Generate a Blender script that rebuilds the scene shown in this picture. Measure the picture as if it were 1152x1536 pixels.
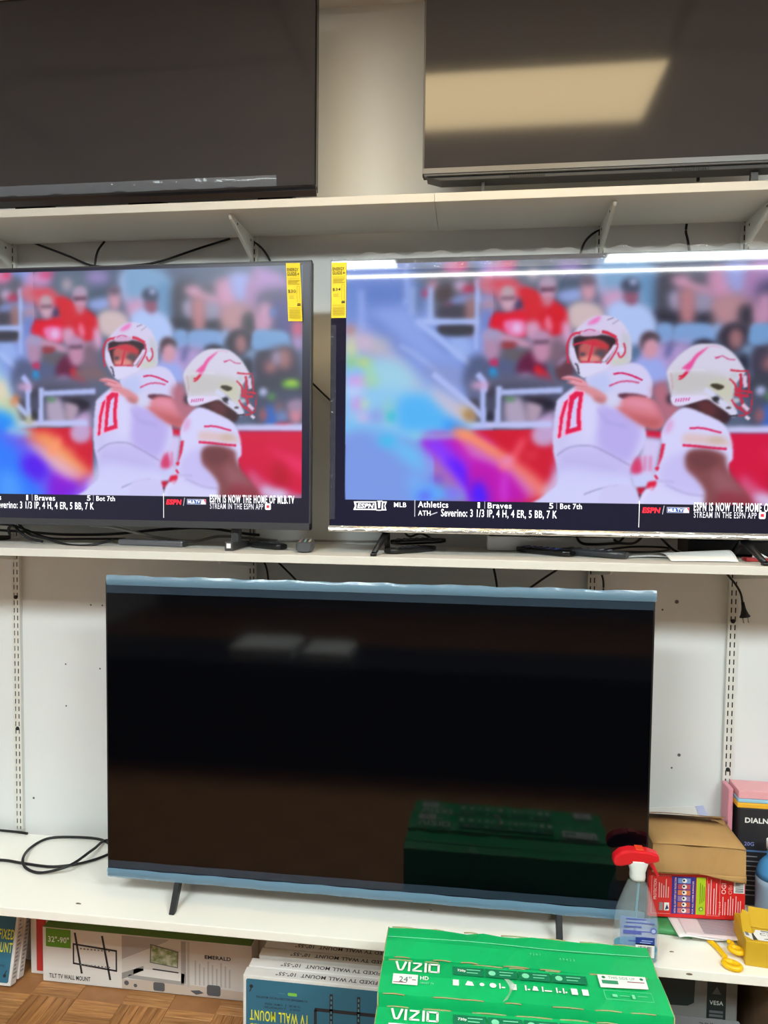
import bpy, bmesh, math, random
import numpy as np
from mathutils import Vector, Matrix

for o in list(bpy.data.objects):
    bpy.data.objects.remove(o)
SC = bpy.context.scene
C = SC.collection
random.seed(4)
RNG = np.random.RandomState(7)

# ------------------------------------------------------------------ camera
F_PX, CAM_Z = 1080.0, 1.65
_L = np.array([-8665.0, -146.0, F_PX]); _L /= np.linalg.norm(_L)
_D = np.array([-241.0, 22030.0, F_PX]); _D -= _L * (_D @ _L); _D /= np.linalg.norm(_D)
_X, _Z = -_L, -_D
_Y = np.cross(_Z, _X)
if _Y[2] < 0: _Y = -_Y
ROT = np.stack([_X, _Y, _Z])            # camera axes -> room axes
cam_d = bpy.data.cameras.new('camera'); cam = bpy.data.objects.new('camera', cam_d); C.objects.link(cam)
cam_d.sensor_fit = 'HORIZONTAL'; cam_d.sensor_width = 36.0; cam_d.lens = F_PX / 1152 * 36
cam_d.clip_start = 0.02
right, down, fwd = ROT[:, 0], ROT[:, 1], ROT[:, 2]
mw = Matrix.Identity(4)
for i in range(3):
    mw[i][0] = right[i]; mw[i][1] = -down[i]; mw[i][2] = -fwd[i]
mw[2][3] = CAM_Z
cam.matrix_world = mw
SC.camera = cam

# ------------------------------------------------------------------ world, exposure
w = bpy.data.worlds.new('world'); SC.world = w; w.use_nodes = True
w.node_tree.nodes['Background'].inputs[0].default_value = (0.9, 0.95, 1.0, 1)
w.node_tree.nodes['Background'].inputs[1].default_value = 0.05
SC.view_settings.view_transform = 'Standard'; SC.view_settings.look = 'None'
SC.view_settings.exposure = 0.0; SC.view_settings.gamma = 1.0
SC.view_settings.use_curve_mapping = False
L_WARM, L_TROF, L_LED = 9.5, 46.0, 70.0      # radiance of the room's lamps

# ------------------------------------------------------------------ materials
def lin(c):
    return tuple((v / 255 / 12.92) if v / 255 <= 0.04045 else ((v / 255 + 0.055) / 1.055) ** 2.4 for v in c[:3])
MATS = {}
def mat(name, rgb=(200, 200, 200), rough=0.5, metal=0.0, spec=0.5, var=0.0, scale=20.0, bump=0.0, bscale=60.0,
        alpha=1.0, ior=1.45, emit=0.0, coat=0.0, rgb2=None, stretch=(1, 1, 1), trans=0.0):
    if name in MATS: return MATS[name]
    m = bpy.data.materials.new(name); m.use_nodes = True
    nt = m.node_tree; b = nt.nodes['Principled BSDF']
    col = lin(rgb) + (1,)
    b.inputs['Base Color'].default_value = col
    b.inputs['Roughness'].default_value = rough
    b.inputs['Metallic'].default_value = metal
    b.inputs['Specular IOR Level'].default_value = spec
    b.inputs['IOR'].default_value = ior
    b.inputs['Alpha'].default_value = alpha
    b.inputs['Transmission Weight'].default_value = trans
    if coat: b.inputs['Coat Weight'].default_value = coat; b.inputs['Coat Roughness'].default_value = 0.06
    if emit:
        b.inputs['Emission Color'].default_value = col; b.inputs['Emission Strength'].default_value = emit
    tc = None
    def coords(s):
        tc_ = nt.nodes.new('ShaderNodeTexCoord'); mp = nt.nodes.new('ShaderNodeMapping')
        mp.inputs['Scale'].default_value = stretch
        nt.links.new(tc_.outputs['Object'], mp.inputs[0]); return mp.outputs[0]
    if var or rgb2:
        n = nt.nodes.new('ShaderNodeTexNoise'); n.inputs['Scale'].default_value = scale; n.inputs['Detail'].default_value = 5
        nt.links.new(coords(1), n.inputs['Vector'])
        r = nt.nodes.new('ShaderNodeValToRGB')
        c2 = lin(rgb2) if rgb2 else tuple(max(0, x * (1 - var)) for x in col[:3])
        r.color_ramp.elements[0].position = 0.35; r.color_ramp.elements[0].color = tuple(c2) + (1,)
        r.color_ramp.elements[1].position = 0.62; r.color_ramp.elements[1].color = col
        nt.links.new(n.outputs['Fac'], r.inputs[0]); nt.links.new(r.outputs[0], b.inputs['Base Color'])
    if bump:
        n2 = nt.nodes.new('ShaderNodeTexNoise'); n2.inputs['Scale'].default_value = bscale; n2.inputs['Detail'].default_value = 3
        nt.links.new(coords(1), n2.inputs['Vector'])
        bp = nt.nodes.new('ShaderNodeBump'); bp.inputs['Strength'].default_value = bump; bp.inputs['Distance'].default_value = 0.003
        nt.links.new(n2.outputs['Fac'], bp.inputs['Height']); nt.links.new(bp.outputs[0], b.inputs['Normal'])
    MATS[name] = m
    return m
def emitter(name, rgb, strength):
    m = bpy.data.materials.new(name); m.use_nodes = True; nt = m.node_tree
    nt.nodes.remove(nt.nodes['Principled BSDF'])
    e = nt.nodes.new('ShaderNodeEmission'); e.inputs[0].default_value = tuple(rgb) + (1,); e.inputs[1].default_value = strength
    nt.links.new(e.outputs[0], nt.nodes['Material Output'].inputs[0]); MATS[name] = m
    return m

def wood_mat(name, a, b_, along=(1, 14, 14)):
    m = bpy.data.materials.new(name); m.use_nodes = True; nt = m.node_tree; b = nt.nodes['Principled BSDF']
    tc = nt.nodes.new('ShaderNodeTexCoord'); mp = nt.nodes.new('ShaderNodeMapping'); mp.inputs['Scale'].default_value = along
    oi = nt.nodes.new('ShaderNodeObjectInfo')
    add = nt.nodes.new('ShaderNodeVectorMath'); add.operation = 'ADD'
    nt.links.new(tc.outputs['Object'], mp.inputs[0]); nt.links.new(mp.outputs[0], add.inputs[0]); nt.links.new(oi.outputs['Location'], add.inputs[1])
    n = nt.nodes.new('ShaderNodeTexNoise'); n.inputs['Scale'].default_value = 9; n.inputs['Detail'].default_value = 6
    nt.links.new(add.outputs[0], n.inputs['Vector'])
    r = nt.nodes.new('ShaderNodeValToRGB')
    r.color_ramp.elements[0].position = 0.3; r.color_ramp.elements[0].color = lin(a) + (1,)
    r.color_ramp.elements[1].position = 0.7; r.color_ramp.elements[1].color = lin(b_) + (1,)
    nt.links.new(n.outputs['Fac'], r.inputs[0])
    hs = nt.nodes.new('ShaderNodeHueSaturation')
    mr = nt.nodes.new('ShaderNodeMapRange'); mr.inputs['To Min'].default_value = 0.78; mr.inputs['To Max'].default_value = 1.18
    nt.links.new(oi.outputs['Random'], mr.inputs['Value']); nt.links.new(mr.outputs[0], hs.inputs['Value'])
    nt.links.new(r.outputs[0], hs.inputs['Color']); nt.links.new(hs.outputs[0], b.inputs['Base Color'])
    b.inputs['Roughness'].default_value = 0.42
    MATS[name] = m; return m

# ------------------------------------------------------------------ mesh helpers
def box(bm, x0, x1, y0, y1, z0, z1, bev=0.0, seg=2):
    vs = [bm.verts.new(p) for p in ((x0,y0,z0),(x1,y0,z0),(x1,y1,z0),(x0,y1,z0),(x0,y0,z1),(x1,y0,z1),(x1,y1,z1),(x0,y1,z1))]
    fs = [bm.faces.new([vs[i] for i in q]) for q in ((0,3,2,1),(4,5,6,7),(0,1,5,4),(1,2,6,5),(2,3,7,6),(3,0,4,7))]
    if bev:
        es = list({e for f in fs for e in f.edges})
        bmesh.ops.bevel(bm, geom=es, offset=bev, segments=seg, affect='EDGES', profile=0.5)
def bm_box(*a, **k):
    bm = bmesh.new(); box(bm, *a, **k); return bm
def prism(bm, pts, axis, a, b, bev=0.0):
    """extrude 2-D outline: axis 'x' pts=(y,z); 'y' pts=(x,z); 'z' pts=(x,y)"""
    def p3(p, t):
        return {'x': (t, p[0], p[1]), 'y': (p[0], t, p[1]), 'z': (p[0], p[1], t)}[axis]
    lo = [bm.verts.new(p3(p, a)) for p in pts]; hi = [bm.verts.new(p3(p, b)) for p in pts]
    n = len(pts); fs = [bm.faces.new(lo[::-1]), bm.faces.new(hi)]
    for i in range(n): fs.append(bm.faces.new((lo[i], lo[(i+1) % n], hi[(i+1) % n], hi[i])))
    bmesh.ops.recalc_face_normals(bm, faces=fs)
    if bev:
        bmesh.ops.bevel(bm, geom=list({e for f in fs for e in f.edges}), offset=bev, segments=2, affect='EDGES', profile=0.5)
def bm_prism(*a, **k):
    bm = bmesh.new(); prism(bm, *a, **k); return bm
def catmull(pts, n=6, closed=False):
    P = [np.array(p, float) for p in pts]; out = []
    m = len(P); rng = range(m if closed else m - 1)
    for i in rng:
        if closed: p0, p1, p2, p3 = P[(i-1) % m], P[i], P[(i+1) % m], P[(i+2) % m]
        else: p0, p1, p2, p3 = P[max(i-1, 0)], P[i], P[i+1], P[min(i+2, m-1)]
        for k in range(n):
            t = k / n
            out.append(0.5 * (2*p1 + (p2-p0)*t + (2*p0-5*p1+4*p2-p3)*t*t + (3*p1-p0-3*p2+p3)*t**3))
    if not closed: out.append(P[-1])
    return out
def tube(bm, pts, r, sides=8, n=6, smooth=True):
    P = [Vector(p) for p in (catmull(pts, n) if smooth else pts)]
    rings = []
    up = Vector((0, 0, 1))
    for i, p in enumerate(P):
        t = (P[min(i+1, len(P)-1)] - P[max(i-1, 0)])
        if t.length < 1e-9: t = Vector((1, 0, 0))
        t.normalize()
        a = t.cross(up)
        if a.length < 1e-3: a = t.cross(Vector((0, 1, 0)))
        a.normalize(); b = t.cross(a).normalized()
        rr = r(i / (len(P)-1)) if callable(r) else r
        rings.append([bm.verts.new(p + (a*math.cos(2*math.pi*k/sides) + b*math.sin(2*math.pi*k/sides))*rr) for k in range(sides)])
    for i in range(len(rings)-1):
        for k in range(sides):
            bm.faces.new((rings[i][k], rings[i][(k+1) % sides], rings[i+1][(k+1) % sides], rings[i+1][k])).smooth = True
    bm.faces.new(rings[0][::-1]); bm.faces.new(rings[-1])
def bm_tube(*a, **k):
    bm = bmesh.new(); tube(bm, *a, **k); return bm
def loft(bm, rings, cap=True, smooth=True):
    R = [[bm.verts.new(p) for p in r] for r in rings]; n = len(R[0])
    for i in range(len(R)-1):
        for k in range(n):
            bm.faces.new((R[i][k], R[i][(k+1) % n], R[i+1][(k+1) % n], R[i+1][k])).smooth = smooth
    if cap: bm.faces.new(R[0][::-1]); bm.faces.new(R[-1])
    bmesh.ops.recalc_face_normals(bm, faces=bm.faces)
def sheet(fn, nu, nv):
    bm = bmesh.new()
    V = [[bm.verts.new(fn(i/nu, j/nv)) for j in range(nv+1)] for i in range(nu+1)]
    for i in range(nu):
        for j in range(nv):
            bm.faces.new((V[i][j], V[i+1][j], V[i+1][j+1], V[i][j+1])).smooth = True
    return bm
def link_mesh(name, me, m, parent=None):
    o = bpy.data.objects.new(name, me); C.objects.link(o)
    if m is not None and not me.materials: me.materials.append(m)
    if parent is not None:
        o.parent = parent
        off = parent
        while off.parent is not None: off = off.parent
        if off.get('_local') is None and not me.get('_off'):
            me.transform(Matrix.Translation(-off.location)); me['_off'] = 1
    return o
def obj(name, bm, m, parent=None):
    me = bpy.data.meshes.new(name); bm.normal_update(); bm.to_mesh(me); bm.free()
    return link_mesh(name, me, m, parent)
def tag(o, label, cat, group=None):
    o['label'] = label; o['category'] = cat
    if group: o['group'] = group
    return o
def thing(name, label, cat, loc=(0, 0, 0), rot=None, group=None):
    o = bpy.data.objects.new(name, None); C.objects.link(o); o.location = loc; o.empty_display_size = 0.05
    if rot is not None:
        o.rotation_euler = rot; o['_local'] = 1
    return tag(o, label, cat, group)
def solo(name, bm, m, label, cat, group=None, base=None):
    """a thing that is one mesh: origin put at its base"""
    me = bpy.data.meshes.new(name); bm.normal_update(); bm.to_mesh(me); bm.free()
    co = np.empty(len(me.vertices)*3, np.float32); me.vertices.foreach_get('co', co); co = co.reshape(-1, 3)
    c = Vector(((co[:,0].min()+co[:,0].max())/2, (co[:,1].min()+co[:,1].max())/2, co[:,2].min()))
    me.transform(Matrix.Translation(-c)); me.materials.append(m)
    o = bpy.data.objects.new(name, me); C.objects.link(o); o.location = c
    return tag(o, label, cat, group)
def struct(name, bm, m, parent=None):
    o = obj(name, bm, m, parent)
    if parent is None: o['kind'] = 'structure'
    return o

FONT_CACHE = {}
def text_verts(s, bold=0.0, slant=0.0, sp=1.0):
    key = (s, bold, slant, sp)
    if key in FONT_CACHE: return FONT_CACHE[key]
    cu = bpy.data.curves.new('t', 'FONT'); cu.body = s; cu.resolution_u = 3; cu.offset = bold; cu.shear = slant; cu.space_character = sp
    o = bpy.data.objects.new('t', cu); C.objects.link(o)
    bpy.context.view_layer.update()
    me = o.to_mesh()
    v = np.array([x.co[:2] for x in me.vertices]); f = [tuple(p.vertices) for p in me.polygons]
    o.to_mesh_clear(); bpy.data.objects.remove(o); bpy.data.curves.remove(cu)
    v = v - v.min(0); v = v / v.max(0)
    FONT_CACHE[key] = (v, f); return v, f
def lettering(s, parent, org, U, V, wd, ht, m, bold=0.012, slant=0.0, name='lettering', sp=1.06):
    v, f = text_verts(s, bold, slant, sp)
    O, U, V = Vector(org), Vector(U).normalized(), Vector(V).normalized()
    me = bpy.data.meshes.new(name)
    me.from_pydata([O + U*(a*wd) + V*(b*ht) for a, b in v], [], f)
    n = U.cross(V)
    return link_mesh(name, me, m, parent)
class Face:
    """flat print on a plane: origin, right and up directions, small outward offset per layer"""
    def __init__(s, parent, org, U, V, eps=0.0005):
        s.p, s.O, s.U, s.V = parent, Vector(org), Vector(U).normalized(), Vector(V).normalized()
        s.N = s.U.cross(s.V).normalized(); s.e = eps
    def pt(s, u, v, l=1): return s.O + s.U*u + s.V*v + s.N*(s.e*l)
    def poly(s, pts, m, l=1, name='print_panel'):
        bm = bmesh.new(); bm.faces.new([bm.verts.new(s.pt(u, v, l)) for u, v in pts])
        return obj(name, bm, m, s.p)
    def rect(s, u0, v0, u1, v1, m, l=1, name='print_panel'):
        return s.poly([(u0, v0), (u1, v0), (u1, v1), (u0, v1)], m, l, name)
    def rects(s, lst, m, l=1, name='print_lines'):
        bm = bmesh.new()
        for u0, v0, u1, v1 in lst:
            bm.faces.new([bm.verts.new(s.pt(u, v, l)) for u, v in ((u0,v0),(u1,v0),(u1,v1),(u0,v1))])
        o = obj(name, bm, m, s.p)
        if len(lst) > 1: o['kind'] = 'stuff'
        return o
    def polys(s, lst, m, l=1, name='print_marks'):
        bm = bmesh.new()
        for pl in lst: bm.faces.new([bm.verts.new(s.pt(u, v, l)) for u, v in pl])
        o = obj(name, bm, m, s.p)
        if len(lst) > 1: o['kind'] = 'stuff'
        return o
    def text(s, t, u, v, wd, ht, m, l=2, bold=0.012, slant=0, name='lettering', sp=1.06):
        return lettering(t, s.p, s.pt(u, v, l), s.U, s.V, wd, ht, m, bold, slant, name, sp)
def bar2(p, q, w_):
    p, q = np.array(p, float), np.array(q, float); d = (q-p)/np.linalg.norm(q-p); n = np.array([-d[1], d[0]])*w_/2
    return [tuple(p-n), tuple(q-n), tuple(q+n), tuple(p+n)]
def rrect(u0, v0, u1, v1, r, n=5):
    out = []
    for cx, cy, a0 in ((u1-r, v0+r, -90), (u1-r, v1-r, 0), (u0+r, v1-r, 90), (u0+r, v0+r, 180)):
        for k in range(n+1):
            a = math.radians(a0 + 90*k/n); out.append((cx+r*math.cos(a), cy+r*math.sin(a)))
    return out
def circ(u, v, r, n=14, ry=None):
    return [(u+r*math.cos(2*math.pi*k/n), v+(ry or r)*math.sin(2*math.pi*k/n)) for k in range(n)]

M_WHITE = mat('white_melamine', (222, 219, 211), 0.42, var=0.03, scale=6)
M_WALL = mat('wall_paint', (232, 234, 233), 0.6, var=0.03, scale=2.5, bump=0.03, bscale=40)
M_METALW = mat('white_enamel', (226, 225, 218), 0.4)
M_BLACK = mat('black_plastic', (20, 20, 22), 0.4)
M_BLACKG = mat('black_gloss_plastic', (14, 14, 16), 0.18)
M_DGREY = mat('dark_grey_plastic', (58, 58, 60), 0.45)
M_CABLE = mat('black_cable_rubber', (22, 22, 25), 0.45)
M_PAPER = mat('white_paper', (238, 238, 236), 0.7)
M_INK = mat('black_ink', (28, 27, 32), 0.6)
M_GREYINK = mat('grey_ink', (110, 110, 112), 0.6)

# ================================================================== STRUCTURE
YW, ZC = 2.205, 3.06
struct('wall_back', bm_box(-4.0, 4.0, YW, YW+0.12, 0, ZC), M_WALL)
struct('wall_left', bm_box(-4.12, -4.0, -5.0, YW+0.12, 0, ZC), M_WALL)
struct('wall_right', bm_box(4.0, 4.12, -5.0, YW+0.12, 0, ZC), M_WALL)
struct('wall_front', bm_box(-4.12, 4.12, -5.12, -5.0, 0, ZC), mat('grey_display_wall', (92, 94, 100), 0.6))
def floor_material():
    m = bpy.data.materials.new('parquet'); m.use_nodes = True; nt = m.node_tree; b = nt.nodes['Principled BSDF']
    tc = nt.nodes.new('ShaderNodeTexCoord')
    ch = nt.nodes.new('ShaderNodeTexChecker'); ch.inputs['Scale'].default_value = 1/0.152
    nt.links.new(tc.outputs['Object'], ch.inputs['Vector'])
    ch.inputs['Color1'].default_value = lin((176, 122, 74))+(1,); ch.inputs['Color2'].default_value = lin((160, 108, 64))+(1,)
    n = nt.nodes.new('ShaderNodeTexNoise'); n.inputs['Scale'].default_value = 30; n.inputs['Detail'].default_value = 5
    mx = nt.nodes.new('ShaderNodeMix'); mx.data_type = 'RGBA'; mx.inputs['Factor'].default_value = 0.35
    nt.links.new(tc.outputs['Object'], n.inputs['Vector'])
    r = nt.nodes.new('ShaderNodeValToRGB'); r.color_ramp.elements[0].color = lin((120, 78, 44))+(1,); r.color_ramp.elements[1].color = lin((198, 146, 94))+(1,)
    nt.links.new(n.outputs['Fac'], r.inputs[0]); nt.links.new(ch.outputs['Color'], mx.inputs[6]); nt.links.new(r.outputs[0], mx.inputs[7])
    nt.links.new(mx.outputs[2], b.inputs['Base Color']); b.inputs['Roughness'].default_value = 0.4
    return m
FLOOR = struct('floor', bm_box(-4.0, 4.0, -5.0, YW, -0.1, -0.003), floor_material())
struct('ceiling', bm_box(-4.12, 4.12, -5.12, YW+0.12, ZC, ZC+0.1), mat('ceiling_tile', (225, 224, 220), 0.8, bump=0.1, bscale=150))
# parquet strips under the shelf (basket weave, five strips to a block)
wood_x = wood_mat('oak_strip_x', (150, 98, 54), (200, 146, 90), (1.2, 14, 14))
wood_y = wood_mat('oak_strip_y', (146, 94, 50), (194, 140, 86), (14, 1.2, 14))
BL = 0.152; sw = BL/5
me_x = None; me_y = None
def strip_mesh(nm, lx, ly, m):
    bm = bm_box(-lx/2+0.0006, lx/2-0.0006, -ly/2+0.0006, ly/2-0.0006, -0.004, 0, bev=0.0008, seg=1)
    me = bpy.data.meshes.new(nm); bm.to_mesh(me); bm.free(); me.materials.append(m); return me
me_x, me_y = strip_mesh('parquet_strip', BL, sw, wood_x), strip_mesh('parquet_strip', sw, BL, wood_y)
cnt = 0
for ib in range(-11, 3):
    for jb in range(10, 14):
        bx, by = ib*BL, jb*BL + 0.075
        for k in range(5):
            if (ib + jb) % 2 == 0: me, px, py = me_x, bx + BL/2, by + sw*(k+0.5)
            else: me, px, py = me_y, bx + sw*(k+0.5), by + BL/2
            if py + 0.08 > YW or cnt >= 290: continue
            cnt += 1
            o = bpy.data.objects.new('parquet_strip', me); C.objects.link(o); o.parent = FLOOR
            o.location = (px, py, 0.0)
# ceiling grid runners
def trim(i, *a): struct('trim_%d' % i, bm_box(*a), mat('runner_grey', (150, 149, 146), 0.5))
gi = 1
for gx in (-3.05, -1.83, -0.61, 0.61, 1.83, 3.05):
    trim(gi, gx-0.012, gx+0.012, -5.0, YW, ZC-0.006, ZC); gi += 1
for gy in (-3.3, -2.7, -2.1, -1.5, -0.35, 0.3, 1.02-0.02, 1.47+0.02):
    trim(gi, -4.0, 4.0, gy-0.012, gy+0.012, ZC-0.005, ZC); gi += 1

# ------------------------------------------------------------------ lamps of the room
DIFF_W = emitter('warm_diffuser', (1.0, 0.76, 0.42), L_WARM)
DIFF_N = emitter('neutral_diffuser', (0.88, 0.99, 1.0), L_TROF)
M_FRAMEL = mat('lamp_frame', (235, 235, 232), 0.4)
def troffer(x0, x1, y0, y1, dm, label):
    t = thing('ceiling_light', label, 'ceiling light', ((x0+x1)/2, (y0+y1)/2, ZC-0.03), group='ceiling lights')
    bm = bmesh.new(); e = 0.02
    for a in ((x0-e, x1+e, y0-e, y0), (x0-e, x1+e, y1, y1+e), (x0-e, x0, y0, y1), (x1, x1+e, y0, y1)):
        box(bm, *a, ZC-0.022, ZC-0.007)
    obj('frame', bm, M_FRAMEL, t)
    obj('diffuser', bm_box(x0, x1, y0, y1, ZC-0.018, ZC-0.008), dm, t)
troffer(-0.49, 0.617, 1.04, 1.45, DIFF_W, 'warm glowing ceiling light panel above the shop shelves')
troffer(-1.75, -0.53, -0.98, -0.40, DIFF_N, 'white ceiling light panel over the aisle, mirrored at the $34 label')
troffer(0.80, 2.02, -0.98, -0.40, DIFF_N, 'white ceiling light panel over the aisle, mirrored beside the film wrinkles')
def led_mat():
    m = bpy.data.materials.new('led_dots'); m.use_nodes = True; nt = m.node_tree
    nt.nodes.remove(nt.nodes['Principled BSDF'])
    tc = nt.nodes.new('ShaderNodeTexCoord'); wv = nt.nodes.new('ShaderNodeTexWave'); wv.inputs['Scale'].default_value = 18
    nt.links.new(tc.outputs['Object'], wv.inputs['Vector'])
    mr = nt.nodes.new('ShaderNodeMapRange'); mr.inputs['To Min'].default_value = 0.35*L_LED; mr.inputs['To Max'].default_value = 1.6*L_LED
    e = nt.nodes.new('ShaderNodeEmission'); e.inputs[0].default_value = (1.0, 1.0, 0.93, 1)
    nt.links.new(wv.outputs['Fac'], mr.inputs['Value']); nt.links.new(mr.outputs[0], e.inputs[1])
    nt.links.new(e.outputs[0], nt.nodes['Material Output'].inputs[0]); return m
LEDM = led_mat()
for yy, lb in ((-1.13, 'long batten of bright LED dots on the ceiling above the aisle'),):
    t = thing('led_batten', lb, 'ceiling light', (0, yy, ZC-0.04))
    obj('housing', bm_box(-2.6, 2.6, yy-0.03, yy+0.03, ZC-0.03, ZC-0.006, bev=0.004), M_FRAMEL, t)
    obj('led_strip', bm_box(-2.58, 2.58, yy-0.014, yy+0.014, ZC-0.036, ZC-0.0305), LEDM, t)
# counter across the aisle with two flat cartons (seen only in the black screens)
t = thing('display_counter', 'low black display counter across the aisle', 'counter', (0, -0.35, 0))
obj('body', bm_box(-2.4, 2.4, -0.60, -0.11, 0.06, 0.59), mat('counter_black', (22, 22, 26), 0.5), t)
obj('plinth', bm_box(-2.38, 2.38, -0.58, -0.13, 0, 0.06), M_BLACK, t)
obj('counter_top', bm_box(-2.42, 2.42, -0.62, -0.10, 0.59, 0.61, bev=0.003), mat('counter_top_dark', (34, 34, 40), 0.4), t)
CW = mat('white_carton', (215, 215, 212), 0.6)
solo('flat_carton', bm_box(-1.36, -1.00, -0.48, -0.16, 0.611, 0.68, bev=0.004), CW, 'flat white carton on the black counter across the aisle, longer one', 'carton')
solo('flat_carton', bm_box(-0.94, -0.68, -0.46, -0.16, 0.611, 0.665, bev=0.004), CW, 'flat white carton on the black counter across the aisle, shorter one', 'carton')

# ================================================================== SHELVING
STD_X = (-1.495, -0.691, 0.354, 0.755)
ST_TOP, SM_TOP, SB_TOP = 2.405, 1.441, 0.446
SLOT_D = mat('slot_shade_screw_dark', (40, 38, 40), 0.8)  # painted shade inside slots and holes; also the screws' own dark tone
def standard(x, zlo, zhi, label):
    t = thing('shelf_standard', label, 'shelf standard', (x, 2.19, zlo), group='slotted uprights on the wall')
    y0 = 2.1905
    xs = [x-0.0135, x-0.0075, x-0.0042, x+0.0042, x+0.0075, x+0.0135]
    bm = bmesh.new(); pitch, sl = 0.0254, 0.0155
    n = int((zhi-zlo)/pitch)
    def q(xa, xb, za, zb):
        bm.faces.new([bm.verts.new(p) for p in ((xa, y0, za), (xb, y0, za), (xb, y0, zb), (xa, y0, zb))])
    zt = zlo + n*pitch
    for a, b_ in ((0, 1), (2, 3), (4, 5)): q(xs[a], xs[b_], zlo, zt)
    for k in range(n):
        for a, b_ in ((1, 2), (3, 4)): q(xs[a], xs[b_], zlo + k*pitch + sl, zlo + (k+1)*pitch)
    for xx in (xs[0], xs[5]):
        bm.faces.new([bm.verts.new(p) for p in ((xx, y0, zlo), (xx, 2.2045, zlo), (xx, 2.2045, zt), (xx, y0, zt))])
    obj('channel', bm, M_METALW, t)
    obj('slot_shade_strip', bm_box(xs[0]+0.002, xs[5]-0.002, 2.2005, 2.2045, zlo, zt), SLOT_D, t)  # dark strip behind the slots, their inner shade put into its colour
    for zs in ((0.80, 1.24, 1.75) if x < 1 else ()):
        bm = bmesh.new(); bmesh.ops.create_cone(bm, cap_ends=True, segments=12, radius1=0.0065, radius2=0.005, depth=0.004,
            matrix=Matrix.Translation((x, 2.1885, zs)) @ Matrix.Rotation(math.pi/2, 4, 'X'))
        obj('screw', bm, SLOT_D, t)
standard(STD_X[0], 0.452, 2.44, 'white slotted upright beside the coiled black cable')
standard(STD_X[1], 0.452, 2.44, 'white slotted upright behind the foot of the televison with the $30 label'.replace('televison', 'television'))
standard(STD_X[2], 0.452, 2.435, 'white slotted upright mostly hidden behind the film-edged black television')
standard(STD_X[3], 0.452, 2.435, 'white slotted upright beside the hanging power plug')
def bracket(x, ztop, yfront, label, grp, drop=0.075):
    ys = 2.19
    bm = bmesh.new()
    prism(bm, [(ys, ztop-0.0005), (yfront, ztop-0.0005), (yfront-0.004, ztop-0.007), (yfront+0.004, ztop-0.014), (ys, ztop-drop)], 'x', x-0.004, x+0.004, bev=0.001)
    t = thing('shelf_bracket', label, 'bracket', (x, ys, ztop-drop), group=grp)
    obj('arm', bm, M_METALW, t)
    for fx in (0.25, 0.85):
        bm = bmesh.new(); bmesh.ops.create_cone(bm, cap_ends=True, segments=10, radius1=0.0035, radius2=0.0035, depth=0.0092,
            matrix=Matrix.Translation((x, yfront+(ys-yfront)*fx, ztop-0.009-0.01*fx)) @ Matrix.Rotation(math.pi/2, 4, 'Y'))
        obj('hole', bm, SLOT_D, t)  # solid dark plug, coloured as the shade inside a hole
for i, x in enumerate(STD_X):
    nm = ('beside the leftmost wall slot', '', '', '')
    bracket(x, 2.382, 1.985, ['white bracket under the top shelf board, end of the run above the cable bend', 'white bracket under the top shelf above the $30 yellow label',
        'white bracket under the top shelf above the television with wrinkled film', 'white bracket under the top shelf above the hanging power plug'][i], 'brackets of the top shelf')
    bracket(x, 1.419, 1.90, ['white bracket under the middle shelf beside the cable tangle', 'white bracket under the middle shelf below the grey television foot',
        'white bracket under the middle shelf below the two overlapping black remotes', 'white bracket under the middle shelf above the hanging power plug'][i], 'brackets of the middle shelf', 0.055)
    bracket(x, 0.4215, 1.90, ['white bracket under the bottom shelf behind the leaning teal carton', 'white bracket under the bottom shelf behind the upside-down carton row', 'white bracket under the bottom shelf behind the VESA carton', 'white bracket under the bottom shelf beside the dark brown carton'][i], 'brackets of the bottom shelf', 0.055)
G_ = 'white melamine shelf boards'
solo('shelf_board', bm_box(-2.6, 0.0-0.118, 1.954, 2.186, 2.382, ST_TOP, bev=0.0012), M_WHITE, 'white top shelf board under the black television with the shiny film strip', 'shelf', G_)
solo('shelf_board', bm_box(-0.1175, 2.0, 1.954, 2.186, 2.382, ST_TOP, bev=0.0012), M_WHITE, 'white top shelf board under the television reflecting the warm ceiling light', 'shelf', G_)
solo('shelf_board', bm_box(-2.6, 2.0, 1.85, 2.186, 1.419, SM_TOP, bev=0.0012), M_WHITE, 'white middle shelf board carrying the two televisions showing football', 'shelf', G_)
bsh = solo('shelf_board', bm_box(-2.6, 2.0, 1.795, 2.186, 0.4215, SB_TOP, bev=0.0015), mat('white_melamine_worn', (250, 248, 240), 0.4, var=0.04, scale=3.0), 'wide white bottom shelf board under the black television and spray bottle', 'shelf', G_)
# scuffs and chips on boards (wear): small dents
def chip(parent_obj, x, y, z, r=0.004):
    bm = bmesh.new(); bmesh.ops.create_icosphere(bm, subdivisions=1, radius=r, matrix=Matrix.Translation((x, y, z)) @ Matrix.Diagonal((1.6, 0.3, 0.6, 1)))
    bm.verts.ensure_lookup_table()
    o = obj('chip', bm, mat('chipboard_brown', (120, 104, 84), 0.8), None)
    o.data.transform(Matrix.Translation(-parent_obj.location)); o.parent = parent_obj
chip(bsh, 0.545, 1.7955, 0.436, 0.006)
chip(bsh, 0.52, 1.86, 0.4465, 0.004); chip(bsh, -1.08, 1.84, 0.4465, 0.006); chip(bsh, -0.10, 1.95, 0.4465, 0.003)
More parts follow.
